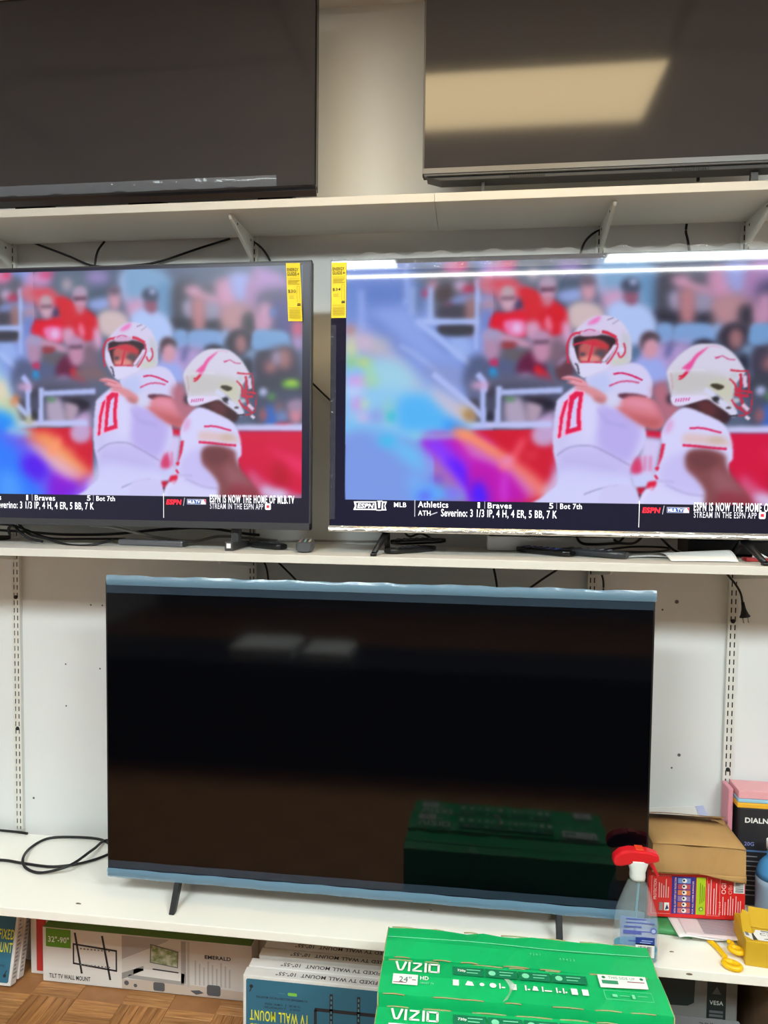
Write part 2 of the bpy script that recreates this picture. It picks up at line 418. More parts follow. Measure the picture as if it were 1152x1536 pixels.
# wall marks
wallo = bpy.data.objects['wall_back']
bm = bmesh.new()
for x, z, r in ((0.60, 1.29, .006), (0.56, 1.265, .003), (0.62, 0.83, .005), (0.60, 0.79, .003), (-1.24, 1.22, .003), (-1.2, 1.22, .003), (-1.33, 1.02, .003),
                (-1.21, 1.01, .003), (-1.33, .88, .003), (-0.42, 1.66, .004), (-0.41, 1.78, .003), (-1.45, .56, .004), (0.95, .98, .003), (-.43, 2.02, .003)):
    bmesh.ops.create_circle(bm, cap_ends=True, segments=8, radius=r, matrix=Matrix.Translation((x, 2.2046, z)) @ Matrix.Rotation(math.pi/2, 4, 'X'))
o = obj('nail_mark', bm, mat('nail_mark_grey', (96, 94, 92), 0.7), None); o.parent = wallo; o['kind'] = 'stuff'

# ================================================================== SCREEN PICTURE
# one 55-inch screen: width TW, height TH; picture coordinates measured on the right-hand set
TW, TH = 1.235, 0.724
TRX, TRZ, TY = -0.390, 1.503, 1.93
TLX, TLZ = -1.680, 1.505
def pix_world(px, py, y=TY):
    d = ROT @ np.array([(px-576)/F_PX, (py-768)/F_PX, 1.0]); t_ = y/d[1]
    return d[0]*t_, d[2]*t_ + CAM_Z
def rp(px, py):
    x, z = pix_world(px, py); return (x-TRX)/TW, (z-TRZ)/TH
def lp(px, py):
    x, z = pix_world(px, py); return (x-TLX)/TW, (z-TLZ)/TH
GW, GH = 640, 374
class Canvas:
    def __init__(s): s.c = np.zeros((GH, GW, 3)); s.map = rp; s.dx = 0.0; s.ox = s.oy = 0; s.sc = 1.0
    def tile(s, ox, oy, sc, left=False, dx=0.0):
        s.ox, s.oy, s.sc, s.map, s.dx = ox, oy, sc, (lp if left else rp), dx
    def P(s, pts):
        out = []
        for x, y in pts:
            u, v = s.map(s.ox + x/s.sc, s.oy + y/s.sc); out.append(((u*GW + s.dx), v*GH))
        return np.array(out)
    def blend(s, m, x0, y0, col, a):
        h, w_ = m.shape
        c = np.array(col[:3], float)/255
        r = s.c[y0:y0+h, x0:x0+w_]; r += (c - r) * (m*a)[..., None]
    def fill(s, Q, col, b=1.0, a=1.0):
        pad = int(3*b)+2
        x0 = max(0, int(Q[:,0].min())-pad); x1 = min(GW, int(Q[:,0].max())+pad+1)
        y0 = max(0, int(Q[:,1].min())-pad); y1 = min(GH, int(Q[:,1].max())+pad+1)
        if x1 <= x0 or y1 <= y0: return
        # extend for blur at borders
        ex = pad
        gx = np.arange(x0-ex, x1+ex)+0.5; gy = np.arange(y0-ex, y1+ex)+0.5
        acc = np.zeros((len(gy), len(gx)))
        for oyy in (-0.25, 0.25):
            X, Y = np.meshgrid(gx, gy+oyy); ins = np.zeros(X.shape, bool)
            n = len(Q)
            for i in range(n):
                ax, ay = Q[i]; bx, by = Q[(i+1) % n]
                if ay == by: continue
                cond = ((ay > Y) != (by > Y)) & (X < (bx-ax)*(Y-ay)/(by-ay) + ax)
                ins ^= cond
            acc += ins*0.5
        if b > 0.05:
            r = max(1, int(2.5*b)); k = np.exp(-0.5*(np.arange(-r, r+1)/b)**2); k /= k.sum()
            tmp = np.zeros_like(acc)
            for i, kk in enumerate(k): tmp += kk*np.roll(acc, i-r, 0)
            acc = np.zeros_like(tmp)
            for i, kk in enumerate(k): acc += kk*np.roll(tmp, i-r, 1)
        s.blend(acc[ex:ex+y1-y0, ex:ex+x1-x0], x0, y0, col, a)
    def S(s, pts, col, b=1.0, a=1.0, smooth=True):
        Q = s.P(pts)
        if smooth: Q = np.array(catmull(Q, 5, True))
        s.fill(Q, col, b, a)
    def B(s, pts, col, b=0.6, a=1.0): s.S(pts, col, b, a, False)
    def E(s, cx, cy, rx, ry, col, b=1.0, a=1.0, rot=0):
        r = math.radians(rot); c_, s_ = math.cos(r), math.sin(r)
        s.S([(cx+rx*math.cos(t_)*c_-ry*math.sin(t_)*s_, cy+rx*math.cos(t_)*s_+ry*math.sin(t_)*c_) for t_ in np.linspace(0, 2*math.pi, 15)[:-1]], col, b, a)
    def L(s, pts, wd, col, b=0.6, a=1.0, smooth=True):
        Q = s.P(pts)
        if smooth and len(Q) > 2: Q = np.array(catmull(Q, 5))
        Q = np.array(Q); d = np.gradient(Q, axis=0); d /= np.maximum(1e-6, np.linalg.norm(d, axis=1))[:, None]
        n = np.stack([-d[:,1], d[:,0]], 1)*(wd/s.sc*0.5)
        s.fill(np.concatenate([Q+n, (Q-n)[::-1]]), col, b, a)

def head(c, x, y, r, skin, hair, b=3, hat=None):
    c.E(x, y, r, r*1.25, skin, b); c.E(x, y-r*0.75, r*1.05, r*0.7, hair, b, 0.9)

def paint(left):
    c = Canvas(); dq = 8.0 if left else 0.0
    c.c[:] = np.array((22, 21, 44))/255
    t1 = lambda: c.tile(500, 380, 4.8); t2 = lambda: c.tile(700, 380, 4.8); t3 = lambda: c.tile(912, 370, 4.8)
    t4 = lambda: c.tile(500, 560, 4.8); t5 = lambda: c.tile(720, 560, 4.8); t6 = lambda: c.tile(912, 560, 4.8)
    l7 = lambda: c.tile(240, 390, 4.8, True); l8 = lambda: c.tile(240, 580, 4.8, True)
    # base colours of the stadium
    c.tile(0, 0, 1)
    c.B([(519, 380), (740, 375), (740, 760), (519, 760)], (128, 152, 222), 0.3)
    c.B([(740, 370), (1300, 350), (1300, 780), (740, 760)], (84, 96, 124), 6)
    # stair stand at the left
    t1()
    c.S([(90, 60), (480, 60), (540, 380), (250, 420), (90, 300)], (108, 136, 206), 8)
    c.S([(230, 230), (470, 250), (500, 330), (240, 350)], (92, 122, 196), 8, .8)
    c.S([(90, 200), (170, 200), (180, 520), (90, 520)], (104, 136, 206), 6, .7)
    c.B([(180, 260), (225, 260), (235, 560), (190, 560)], (150, 172, 236), 4, .8)
    c.S([(250, 430), (520, 400), (760, 560), (900, 800), (600, 700), (420, 560)], (136, 160, 228), 8)
    c.S([(240, 440), (330, 480), (560, 720), (520, 740), (300, 560)], (106, 130, 200), 7, .8)
    c.S([(640, 520), (760, 570), (1000, 780), (960, 800), (780, 680)], (104, 128, 200), 6, .8)
    c.S([(840, 600), (960, 600), (1000, 720), (880, 760)], (150, 176, 236), 5, .9)
    c.B([(500, 60), (545, 60), (545, 370), (505, 370)], (150, 174, 238), 4)
    c.B([(560, 240), (598, 240), (590, 440), (562, 440)], (168, 188, 240), 4)
    c.B([(480, 60), (500, 60), (515, 330), (490, 330)], (82, 104, 166), 4, .7)
    c.B([(600, 60), (700, 60), (680, 200), (640, 430), (600, 460)], (84, 108, 146), 6)
    c.S([(540, 100), (620, 90), (640, 160), (560, 180)], (80, 100, 140), 6, .7)
    c.S([(650, 120), (1000, 70), (1080, 180), (1060, 440), (760, 470), (700, 300)], (92, 96, 112), 6)
    c.E(880, 90, 90, 50, (214, 120, 168), 5); c.E(930, 70, 30, 24, (220, 50, 90), 4)
    c.E(720, 230, 36, 40, (196, 140, 170), 5); c.E(665, 285, 22, 26, (196, 40, 80), 4)
    c.S([(760, 240), (900, 230), (880, 330), (800, 360), (740, 320)], (74, 66, 72), 5)
    c.E(920, 230, 50, 40, (196, 176, 214), 5); c.E(980, 260, 50, 30, (204, 30, 66), 5)
    c.S([(860, 320), (1000, 290), (1150, 300), (1150, 390), (960, 360), (860, 400)], (128, 146, 206), 5)
    c.E(835, 385, 30, 18, (196, 60, 110), 4)
    c.S([(770, 380), (960, 370), (1000, 460), (770, 470)], (66, 66, 82), 4)
    c.S([(960, 340), (1040, 330), (1010, 570), (970, 570)], (152, 112, 116), 5)
    c.E(1120, 210, 60, 80, (206, 110, 130), 6); c.S([(1080, 350), (1160, 340), (1160, 430), (1080, 420)], (190, 140, 150), 5)
    c.S([(775, 500), (1000, 500), (1000, 585), (775, 585)], (56, 58, 70), 3)
    c.B([(1060, 400), (1150, 380), (1150, 540), (1060, 580)], (110, 130, 196), 5)
    c.B([(1025, 180), (1062, 180), (1040, 690), (1020, 690)], (166, 186, 240), 2.5)
    c.B([(640, 470), (1040, 470), (1040, 508), (640, 510)], (166, 186, 242), 2.5)
    c.B([(690, 240), (720, 240), (715, 500), (685, 500)], (168, 188, 238), 3)
    # stair rail
    c.L([(600, 480), (800, 640), (980, 790), (1060, 860), (1090, 960)], 40, (160, 182, 240), 2.5)
    c.L([(480, 660), (640, 760), (900, 980)], 26, (164, 182, 238), 3, .8)
    c.S([(640, 820), (900, 820), (960, 960), (760, 960)], (136, 148, 200), 6, .7)
    # spectators, upper rows
    t2()
    c.S([(60, 200), (300, 180), (460, 240), (500, 420), (380, 460), (200, 300)], (196, 110, 130), 5)
    c.S([(180, 190), (340, 180), (420, 260), (380, 330), (240, 260)], (214, 66, 84), 5)
    c.E(250, 100, 120, 60, (206, 150, 200), 6); c.E(310, 70, 70, 26, (216, 60, 110), 5)
    c.S([(380, 60), (640, 60), (680, 250), (520, 260), (400, 220)], (96, 110, 130), 6)
    c.E(740, 90, 100, 50, (150, 132, 190), 6); c.E(480, 150, 40, 50, (176, 160, 176), 5)
    c.S([(640, 220), (820, 190), (840, 240), (660, 250)], (70, 86, 106), 5)
    c.S([(650, 290), (810, 250), (840, 320), (720, 350)], (140, 160, 216), 4)
    c.S([(940, 60), (1150, 50), (1150, 300), (960, 270)], (178, 190, 232), 6)
    c.S([(1000, 200), (1120, 190), (1130, 380), (980, 400)], (198, 152, 190), 6)
    c.S([(330, 340), (430, 320), (420, 400), (340, 410)], (58, 54, 96), 4)
    c.S([(390, 260), (560, 300), (640, 340), (740, 420), (750, 500), (690, 590), (560, 600), (440, 500), (420, 330)], (206, 18, 38), 3)
    c.S([(400, 250), (520, 280), (560, 400), (470, 480), (420, 400)], (206, 34, 48), 4)
    c.E(585, 260, 56, 88, (198, 148, 178), 3.5); c.E(588, 200, 62, 34, (168, 150, 176), 3.5)
    c.B([(530, 245), (645, 240), (640, 272), (535, 275)], (70, 44, 66), 2.5, .85)
    c.E(585, 345, 36, 40, (190, 120, 140), 4)
    c.S([(560, 500), (590, 440), (625, 530), (590, 560)], (224, 110, 140), 3)
    c.S([(200, 430), (300, 420), (420, 410), (450, 520), (420, 600), (300, 580), (170, 540)], (216, 16, 44), 3)
    c.S([(270, 490), (410, 480), (420, 580), (310, 590)], (226, 120, 176), 3); c.E(365, 535, 36, 36, (224, 180, 226), 3)
    c.E(300, 330, 54, 84, (196, 158, 180), 3.5); c.E(300, 265, 54, 34, (176, 160, 170), 4)
    c.B([(250, 310), (350, 305), (348, 330), (252, 335)], (90, 60, 80), 2.5, .8)
    c.S([(160, 560), (330, 590), (460, 640), (450, 690), (300, 640), (150, 620)], (206, 150, 180), 4)
    c.S([(430, 500), (520, 490), (560, 600), (700, 600), (690, 660), (540, 640), (440, 600)], (206, 152, 186), 4)
    c.S([(690, 500), (750, 500), (760, 620), (700, 660)], (212, 160, 200), 4)
    c.S([(250, 640), (360, 640), (340, 690), (260, 690)], (150, 50, 60), 3)
    c.S([(600, 620), (700, 620), (720, 800), (560, 760)], (120, 96, 116), 5)
    c.S([(240, 700), (470, 690), (480, 760), (260, 770)], (96, 90, 100), 4)
    c.S([(740, 380), (860, 340), (980, 400), (1020, 560), (820, 560), (740, 500)], (202, 182, 186), 4)
    c.E(880, 260, 54, 88, (196, 148, 168), 4); c.E(875, 195, 60, 34, (96, 84, 104), 4)
    c.S([(20, 760), (140, 730), (320, 780), (380, 960), (0, 960)], (82, 92, 130), 5)
    c.E(185, 670, 64, 106, (172, 134, 168), 4); c.E(190, 585, 70, 40, (158, 150, 190), 4)
    c.S([(165, 770), (225, 760), (220, 810), (185, 810)], (196, 40, 90), 3)
    c.S([(170, 830), (210, 830), (240, 930), (180, 930)], (30, 150, 220), 3)
    c.S([(380, 770), (480, 700), (560, 780), (560, 880), (380, 890)], (96, 24, 62), 4)
    c.E(540, 680, 66, 110, (188, 134, 166), 4); c.E(545, 590, 70, 36, (176, 140, 176), 4)
    c.B([(480, 625), (600, 620), (598, 648), (485, 650)], (70, 50, 74), 2.5, .8)
    c.S([(490, 810), (540, 820), (600, 880), (620, 960), (510, 960)], (214, 22, 40), 3)
    c.S([(380, 880), (460, 870), (500, 960), (370, 960)], (206, 150, 196), 4)
    # right crowd
    t3()
    c.S([(-40, 60), (240, 60), (360, 200), (360, 480), (240, 400), (100, 300), (-40, 300)], (120, 160, 200), 6)
    c.S([(230, 200), (360, 200), (370, 460), (260, 400)], (98, 142, 186), 5)
    c.S([(360, 200), (560, 180), (520, 420), (420, 520), (350, 520)], (64, 66, 82), 6)
    c.S([(700, 180), (900, 160), (1160, 140), (1160, 560), (960, 560), (760, 540), (700, 300)], (150, 116, 140), 7)
    c.S([(350, 460), (780, 460), (780, 560), (350, 540)], (42, 44, 60), 4)
    c.S([(560, 200), (720, 200), (720, 300), (600, 280)], (90, 88, 104), 5)
    c.S([(440, 340), (520, 310), (520, 440), (460, 440)], (160, 152, 186), 5)
    c.S([(600, 340), (740, 330), (760, 430), (640, 470)], (142, 140, 170), 5)
    c.S([(460, 220), (560, 200), (620, 260), (740, 290), (740, 330), (600, 320), (480, 270)], (200, 148, 176), 5)
    c.S([(520, 320), (620, 310), (620, 540), (530, 540)], (178, 120, 130), 5)
    c.S([(740, 180), (860, 150), (900, 260), (880, 360), (760, 350)], (196, 140, 176), 6)
    c.S([(840, 120), (1020, 110), (1000, 300), (900, 320)], (150, 160, 220), 6)
    c.S([(770, 380), (980, 360), (970, 520), (780, 560)], (176, 132, 142), 6)
    c.S([(1000, 180), (1160, 140), (1160, 350), (1000, 350)], (168, 126, 178), 6)
    c.S([(960, 420), (1070, 440), (1070, 560), (950, 560)], (48, 46, 60), 5)
    c.S([(1070, 380), (1160, 360), (1160, 560), (1070, 540)], (178, 130, 156), 5)
    c.S([(0, 430), (120, 380), (230, 400), (330, 480), (360, 620), (330, 720), (60, 720), (0, 560)], (170, 192, 240), 4)
    c.S([(120, 310), (215, 310), (210, 400), (170, 420), (125, 390)], (140, 84, 112), 3.5)
    c.S([(100, 300), (110, 240), (180, 220), (225, 250), (232, 310), (160, 325)], (62, 70, 96), 3.5); c.E(185, 250, 28, 26, (150, 166, 206), 3)
    for x0, x1 in ((355, 470), (485, 760), (1040, 1160)):
        c.S([(x0, 570), ((x0+x1)/2, 545), (x1, 570), (x1, 680), (x0, 690)], (120, 156, 208), 3)
    c.S([(770, 560), (820, 550), (820, 620), (760, 620)], (140, 170, 216), 4)
    c.S([(160, 740), (450, 690), (620, 700), (480, 860), (420, 960), (200, 960)], (176, 150, 206), 6)
    c.S([(440, 690), (480, 690), (440, 800), (410, 780)], (86, 92, 150), 4)
    c.S([(160, 720), (250, 720), (220, 820), (170, 840)], (76, 108, 146), 4)
    c.S([(200, 820), (300, 800), (400, 830), (430, 960), (220, 960)], (150, 166, 232), 4)
    c.E(305, 715, 60, 86, (202, 146, 166), 3.5); c.S([(232, 700), (250, 630), (310, 605), (370, 640), (372, 690), (330, 660), (270, 680), (250, 740)], (70, 54, 64), 3)
    c.S([(610, 690), (700, 660), (780, 700), (700, 720)], (42, 40, 58), 3)
    c.E(920, 650, 120, 105, (44, 40, 56), 4); c.E(925, 660, 52, 74, (150, 104, 112), 4)
    c.S([(960, 740), (1060, 700), (1060, 900), (1000, 900)], (120, 150, 190), 5)
    c.S([(930, 780), (1020, 780), (1020, 900), (960, 900)], (40, 44, 62), 4)
    c.S([(1060, 740), (1160, 720), (1160, 960), (1060, 960)], (52, 54, 74), 5); c.E(1140, 840, 36, 50, (130, 90, 96), 4)
    # far right end as seen on the other set
    l7()
    c.S([(660, 60), (760, 60), (900, 120), (920, 260), (760, 240)], (168, 130, 190), 6)
    c.S([(700, 240), (1020, 220), (1020, 500), (800, 500)], (76, 72, 108), 7)
    c.S([(820, 300), (940, 300), (960, 520), (860, 500)], (70, 66, 128), 6)
    c.S([(720, 320), (800, 320), (800, 480), (700, 500)], (184, 136, 170), 5); c.E(820, 375, 24, 30, (70, 110, 190), 4)
    c.S([(960, 440), (1025, 440), (1025, 560), (960, 540)], (196, 84, 120), 5); c.S([(960, 550), (1025, 560), (1025, 640), (970, 640)], (170, 140, 196), 5)
    c.S([(670, 540), (720, 505), (900, 510), (940, 580), (920, 640), (680, 640)], (110, 152, 202), 3)
    c.S([(690, 700), (800, 640), (940, 620), (1000, 720), (990, 850), (720, 850)], (62, 56, 76), 5)
    c.E(900, 710, 50, 80, (150, 104, 106), 5); c.E(800, 770, 46, 50, (150, 100, 104), 5); c.E(840, 700, 30, 50, (170, 156, 190), 5)
    c.S([(680, 860), (1025, 830), (1025, 1000), (680, 1000)], (58, 62, 76), 5)
    c.E(945, 895, 66, 32, (120, 200, 60), 4); c.E(950, 880, 40, 10, (190, 210, 70), 3)
    l8()
    c.S([(700, 60), (1025, 40), (1025, 300), (700, 300)], (70, 76, 100), 6)
    c.E(805, 70, 26, 20, (90, 170, 70), 4); c.E(745, 35, 30, 30, (170, 180, 220), 3)
    c.E(800, 210, 60, 80, (50, 100, 190), 4); c.E(745, 200, 26, 50, (160, 90, 90), 4); c.E(860, 150, 40, 40, (130, 100, 112), 5)
    c.S([(850, 180), (920, 180), (920, 250), (840, 250)], (110, 130, 180), 4)
    c.E(980, 190, 52, 80, (196, 130, 150), 4); c.S([(920, 110), (1025, 90), (1025, 160), (940, 170)], (150, 130, 160), 4)
    c.S([(820, 290), (860, 262), (940, 265), (960, 300)], (206, 24, 50), 3)
    # lower left spectators behind the rail
    t5()
    c.S([(0, 40), (560, 40), (560, 360), (0, 380)], (92, 92, 120), 5)
    c.S([(60, 90), (560, 110), (545, 240), (60, 300)], (70, 72, 96), 5)
    c.S([(180, 200), (300, 180), (340, 360), (200, 360)], (172, 158, 186), 4); c.S([(340, 190), (460, 200), (420, 340), (340, 340)], (172, 150, 172), 4)
    c.S([(320, 170), (460, 170), (550, 230), (430, 340), (460, 240), (330, 190)], (32, 28, 44), 3)
    c.S([(185, 160), (260, 175), (240, 200), (190, 190)], (90, 140, 100), 3)
    c.S([(40, 100), (110, 100), (110, 160), (40, 170)], (60, 60, 80), 3); c.S([(40, 280), (100, 280), (100, 340), (40, 340)], (40, 42, 60), 3)
    t4()
    c.S([(960, 60), (1060, 20), (1060, 280), (980, 230)], (96, 104, 140), 5); c.S([(980, 190), (1060, 200), (1060, 340), (1000, 330)], (70, 66, 84), 3)
    t5()
    # red fence banner and white rails
    c.B([(-330, 410), (560, 400), (560, 930), (-330, 930)], (206, 18, 46), 1.5)
    c.S([(330, 560), (420, 560), (400, 620), (340, 620)], (216, 60, 70), 4, .6)
    c.S([(400, 420), (520, 400), (520, 500), (440, 520), (390, 480)], (196, 120, 150), 4)
    c.E(440, 450, 60, 50, (206, 160, 196), 5); c.S([(400, 340), (540, 280), (540, 480), (420, 480)], (190, 160, 206), 5)
    c.B([(150, 115), (600, 95), (600, 140), (150, 155)], (172, 184, 236), 2)
    c.B([(-280, 355), (520, 340), (520, 388), (-280, 395)], (188, 192, 240), 2)
    c.B([(120, 90), (160, 90), (150, 370), (108, 370)], (176, 188, 238), 2)
    t4()
    c.B([(1062, 100), (1100, 90), (1100, 370), (1062, 370)], (170, 184, 240), 2)
    c.L([(720, 0), (900, 150), (1080, 310)], 40, (168, 182, 240), 2)
    c.L([(1040, 0), (1085, 60), (1090, 130)], 40, (170, 184, 240), 2)
    c.E(1060, 85, 66, 26, (206, 160, 200), 4)
    t6()
    c.S([(240, 410), (400, 420), (400, 470), (240, 450)], (204, 14, 52), 2)
    c.B([(240, 450), (400, 470), (330, 800), (200, 830), (160, 720), (240, 560)], (206, 196, 240), 3)
    c.S([(170, 690), (210, 620), (210, 700)], (214, 90, 150), 3)
    for x in (225, 262, 300):
        c.B([(x, 590), (x+16, 590), (x+12, 700), (x-4, 700)], (214, 110, 160), 2)
    c.B([(170, 720), (330, 730), (290, 810), (190, 810)], (198, 204, 246), 2)
    c.B([(860, 380), (1600, 370), (1600, 440), (860, 430)], (196, 196, 240), 2.5)
    c.B([(860, 430), (1600, 432), (1600, 930), (700, 930)], (208, 10, 60), 2)
    c.S([(960, 720), (1100, 820), (1300, 900), (1300, 940), (1000, 940)], (206, 100, 140), 5, .8)
    c.E(1110, 900, 70, 40, (206, 190, 230), 5)
    l8()
    c.S([(760, 420), (1030, 640), (1030, 520), (900, 480)], (236, 50, 110), 6, .8); c.S([(820, 560), (900, 560), (930, 720), (820, 720)], (176, 6, 36), 6, .7)
    c.S([(900, 760), (1030, 780), (1030, 830), (880, 830)], (206, 130, 160), 5, .8); c.E(850, 780, 70, 46, (210, 200, 236), 5)
    # ------------------------------------------------ rainbow wipe
    if not left:
        t4()
        c.S([(90, -280), (200, -140), (480, -60), (600, 40), (700, 100), (900, 230), (980, 330), (1010, 420), (600, 440), (90, 440)], (140, 196, 240), 9)
        t1()
        c.S([(95, 510), (260, 590), (420, 700), (600, 900), (680, 1000), (560, 960), (420, 820), (200, 690), (95, 640)], (196, 176, 200), 8, .8)
        c.E(330, 660, 90, 50, (186, 186, 186), 8, .8); c.S([(100, 510), (150, 530), (150, 570), (100, 590)], (176, 124, 120), 5)
        c.E(130, 680, 40, 80, (214, 214, 150), 7); c.E(220, 790, 60, 40, (190, 210, 110), 6); c.E(130, 780, 30, 40, (140, 200, 100), 6)
        c.E(280, 850, 50, 60, (160, 220, 150), 7); c.E(180, 860, 40, 40, (130, 190, 240), 5); c.E(210, 920, 60, 40, (196, 170, 236), 6)
        c.S([(300, 780), (480, 780), (600, 960), (320, 960)], (156, 206, 230), 8)
        c.E(230, 640, 60, 50, (200, 180, 206), 6)
        t4()
        c.E(160, 60, 60, 40, (216, 150, 230), 6); c.E(270, 50, 60, 40, (160, 214, 160), 7); c.E(150, 130, 70, 40, (190, 210, 250), 7)
        c.E(180, 220, 50, 50, (206, 150, 226), 6); c.E(230, 220, 30, 40, (176, 220, 190), 5); c.E(220, 320, 50, 40, (206, 180, 226), 6)
        c.E(410, 270, 70, 90, (140, 200, 210), 7); c.E(310, 310, 50, 50, (140, 150, 226), 7); c.E(425, 310, 34, 34, (40, 190, 206), 5)
        c.S([(480, 180), (700, 170), (900, 320), (960, 420), (700, 420), (480, 400)], (84, 178, 244), 7)
        c.S([(820, 330), (900, 320), (960, 400), (900, 430), (800, 400)], (50, 150, 246), 6)
        c.S([(700, 90), (960, 240), (1000, 340), (900, 340), (760, 220)], (214, 190, 206), 7, .8); c.S([(900, 230), (990, 260), (1020, 330), (960, 330)], (206, 180, 140), 5)
        c.S([(940, 280), (990, 260), (1030, 330), (960, 335)], (160, 120, 70), 4, .8)
        c.S([(90, 350), (250, 380), (600, 430), (900, 430), (900, 450), (600, 470), (300, 430), (90, 420)], (120, 196, 242), 5)
        c.S([(92, 440), (400, 440), (640, 600), (760, 920), (92, 920)], (122, 152, 228), 8)
        c.S([(280, 440), (420, 460), (620, 560), (680, 700), (560, 660), (400, 520)], (104, 190, 244), 8); c.E(390, 485, 60, 36, (60, 190, 236), 6)
        c.S([(640, 460), (1010, 440), (1180, 560), (1180, 920), (980, 920), (860, 740)], (188, 20, 186), 5)
        c.S([(650, 470), (780, 470), (900, 600), (1020, 720), (1120, 860), (1140, 920), (1000, 920), (880, 760), (720, 600)], (132, 50, 250), 7)
        c.S([(800, 620), (900, 640), (980, 740), (1060, 840), (980, 850), (880, 720)], (84, 6, 250), 6)
        c.S([(640, 560), (740, 600), (880, 760), (1000, 900), (900, 920), (720, 720)], (150, 150, 240), 8, .8)
        c.E(755, 765, 44, 30, (110, 70, 220), 6); c.S([(600, 820), (760, 800), (900, 860), (980, 920), (600, 920)], (90, 170, 250), 7)
        c.E(660, 880, 50, 36, (96, 96, 244), 6); c.E(860, 860, 50, 40, (130, 110, 246), 6); c.E(590, 780, 60, 60, (110, 180, 248), 8, .7)
        c.S([(560, 440), (960, 430), (1000, 450), (700, 470)], (140, 210, 220), 4, .8); c.E(960, 435, 40, 14, (170, 220, 180), 4)
        t5()
        c.S([(-190, 400), (-140, 400), (120, 540), (340, 680), (500, 830), (440, 900), (250, 800), (0, 580), (-150, 470)], (236, 120, 110), 6)
        c.S([(-180, 410), (-60, 430), (140, 560), (200, 620), (60, 560), (-130, 460)], (250, 150, 90), 5)
        c.S([(-130, 470), (60, 580), (220, 680), (400, 860), (300, 900), (160, 780), (-40, 620)], (206, 120, 206), 6, .8)
        c.S([(-60, 640), (180, 700), (330, 880), (300, 930), (-30, 930)], (186, 6, 176), 6)
        c.S([(300, 470), (330, 480), (240, 640), (170, 700), (150, 640), (230, 590)], (246, 110, 120), 5); c.E(195, 630, 40, 36, (226, 140, 196), 5)
        c.S([(150, 740), (200, 720), (200, 920), (150, 920)], (206, 70, 220), 5, .7)
        c.S([(-40, 780), (30, 800), (60, 930), (-60, 930)], (70, 20, 255), 6)
    else:
        c.tile(0, 580, 4.43, True)
        c.S([(-400, -500), (0, -120), (60, 60), (140, 250), (180, 330), (-400, 400)], (150, 200, 240), 9)
        c.S([(-60, -60), (40, 0), (140, 220), (100, 260), (-60, 60)], (206, 210, 150), 7, .8); c.E(10, 20, 30, 70, (230, 210, 190), 6)
        c.E(40, 200, 40, 40, (140, 210, 200), 6)
        c.S([(-400, 180), (40, 170), (100, 290), (60, 340), (-400, 340)], (30, 140, 246), 7)
        c.S([(90, 60), (130, 60), (110, 130), (70, 100)], (220, 120, 60), 4, .8); c.E(195, 220, 24, 30, (190, 170, 60), 5, .8)
        c.S([(60, 270), (200, 290), (220, 320), (60, 340)], (150, 206, 224), 5)
        c.S([(-400, 330), (130, 320), (330, 470), (500, 640), (520, 760), (-400, 760)], (100, 90, 240), 8)
        c.S([(-60, 340), (60, 360), (200, 560), (280, 760), (-60, 760)], (40, 120, 250), 9)
        c.S([(0, 560), (120, 600), (140, 760), (0, 760)], (70, 150, 250), 8)
        c.S([(200, 450), (320, 450), (330, 560), (250, 620), (140, 520)], (80, 10, 236), 8)
        c.S([(340, 560), (430, 560), (540, 650), (440, 740), (340, 740)], (128, 6, 216), 7)
        c.S([(180, 310), (330, 300), (420, 380), (600, 560), (600, 600), (420, 520), (250, 370)], (240, 150, 90), 7)
        c.S([(180, 350), (340, 420), (560, 580), (600, 620), (420, 600), (250, 440)], (236, 200, 206), 7, .8)
        c.S([(380, 340), (410, 350), (360, 450), (320, 440)], (250, 150, 110), 5)
        c.S([(540, 640), (620, 600), (620, 760), (500, 760)], (150, 90, 246), 7)
        c.B([(-420, 730), (620, 745), (620, 790), (-420, 790)], (22, 21, 44), .3)
    # ------------------------------------------------ the ball and player in front
    def tq(): c.tile(830, 470, 6.4, dx=dq)
    tq()
    if not left:
        c.S([(20, 530), (60, 440), (130, 390), (200, 500), (190, 590), (60, 640)], (96, 56, 68), 3); c.S([(30, 500), (70, 430), (130, 395), (140, 430), (60, 500)], (150, 130, 170), 3)
    else:
        c.S([(-180, 500), (60, 480), (180, 560), (150, 620), (-160, 600)], (122, 96, 104), 5)
    # jersey body
    c.tile(720, 560, 4.8, dx=dq)
    c.S([(550, 230), (570, 180), (690, 90), (800, 60), (1020, 60), (1160, 130), (1190, 340), (1190, 500), (1100, 660), (1090, 760), (1130, 900), (1160, 990), (360, 990), (460, 880), (560, 790), (555, 670), (530, 560), (530, 400)], (206, 204, 246), 1.5)
    c.S([(850, 240), (1000, 240), (1150, 380), (1150, 480), (1070, 640), (960, 600), (850, 520)], (180, 166, 234), 5, .85)
    c.S([(560, 590), (620, 540), (800, 530), (900, 570), (1080, 680), (1080, 780), (560, 790)], (188, 178, 236), 5, .7)
    c.S([(560, 330), (640, 300), (620, 520), (545, 540)], (190, 186, 232), 6, .5); c.S([(700, 180), (840, 200), (840, 400), (760, 480), (740, 300)], (214, 212, 248), 5, .7)
    c.L([(850, 250), (900, 330), (960, 360), (1060, 380)], 14, (160, 150, 214), 2.5, .6); c.L([(600, 620), (760, 640), (980, 690)], 12, (176, 168, 226), 3, .6); c.L([(640, 840), (700, 760), (900, 760)], 10, (190, 188, 236), 3, .6)
    c.S([(580, 700), (900, 720), (1080, 740), (1080, 900), (480, 920)], (206, 208, 250), 5, .8)
    c.L([(555, 590), (650, 530), (800, 520), (920, 570), (1080, 660)], 9, (150, 140, 190), 1.2, .8)
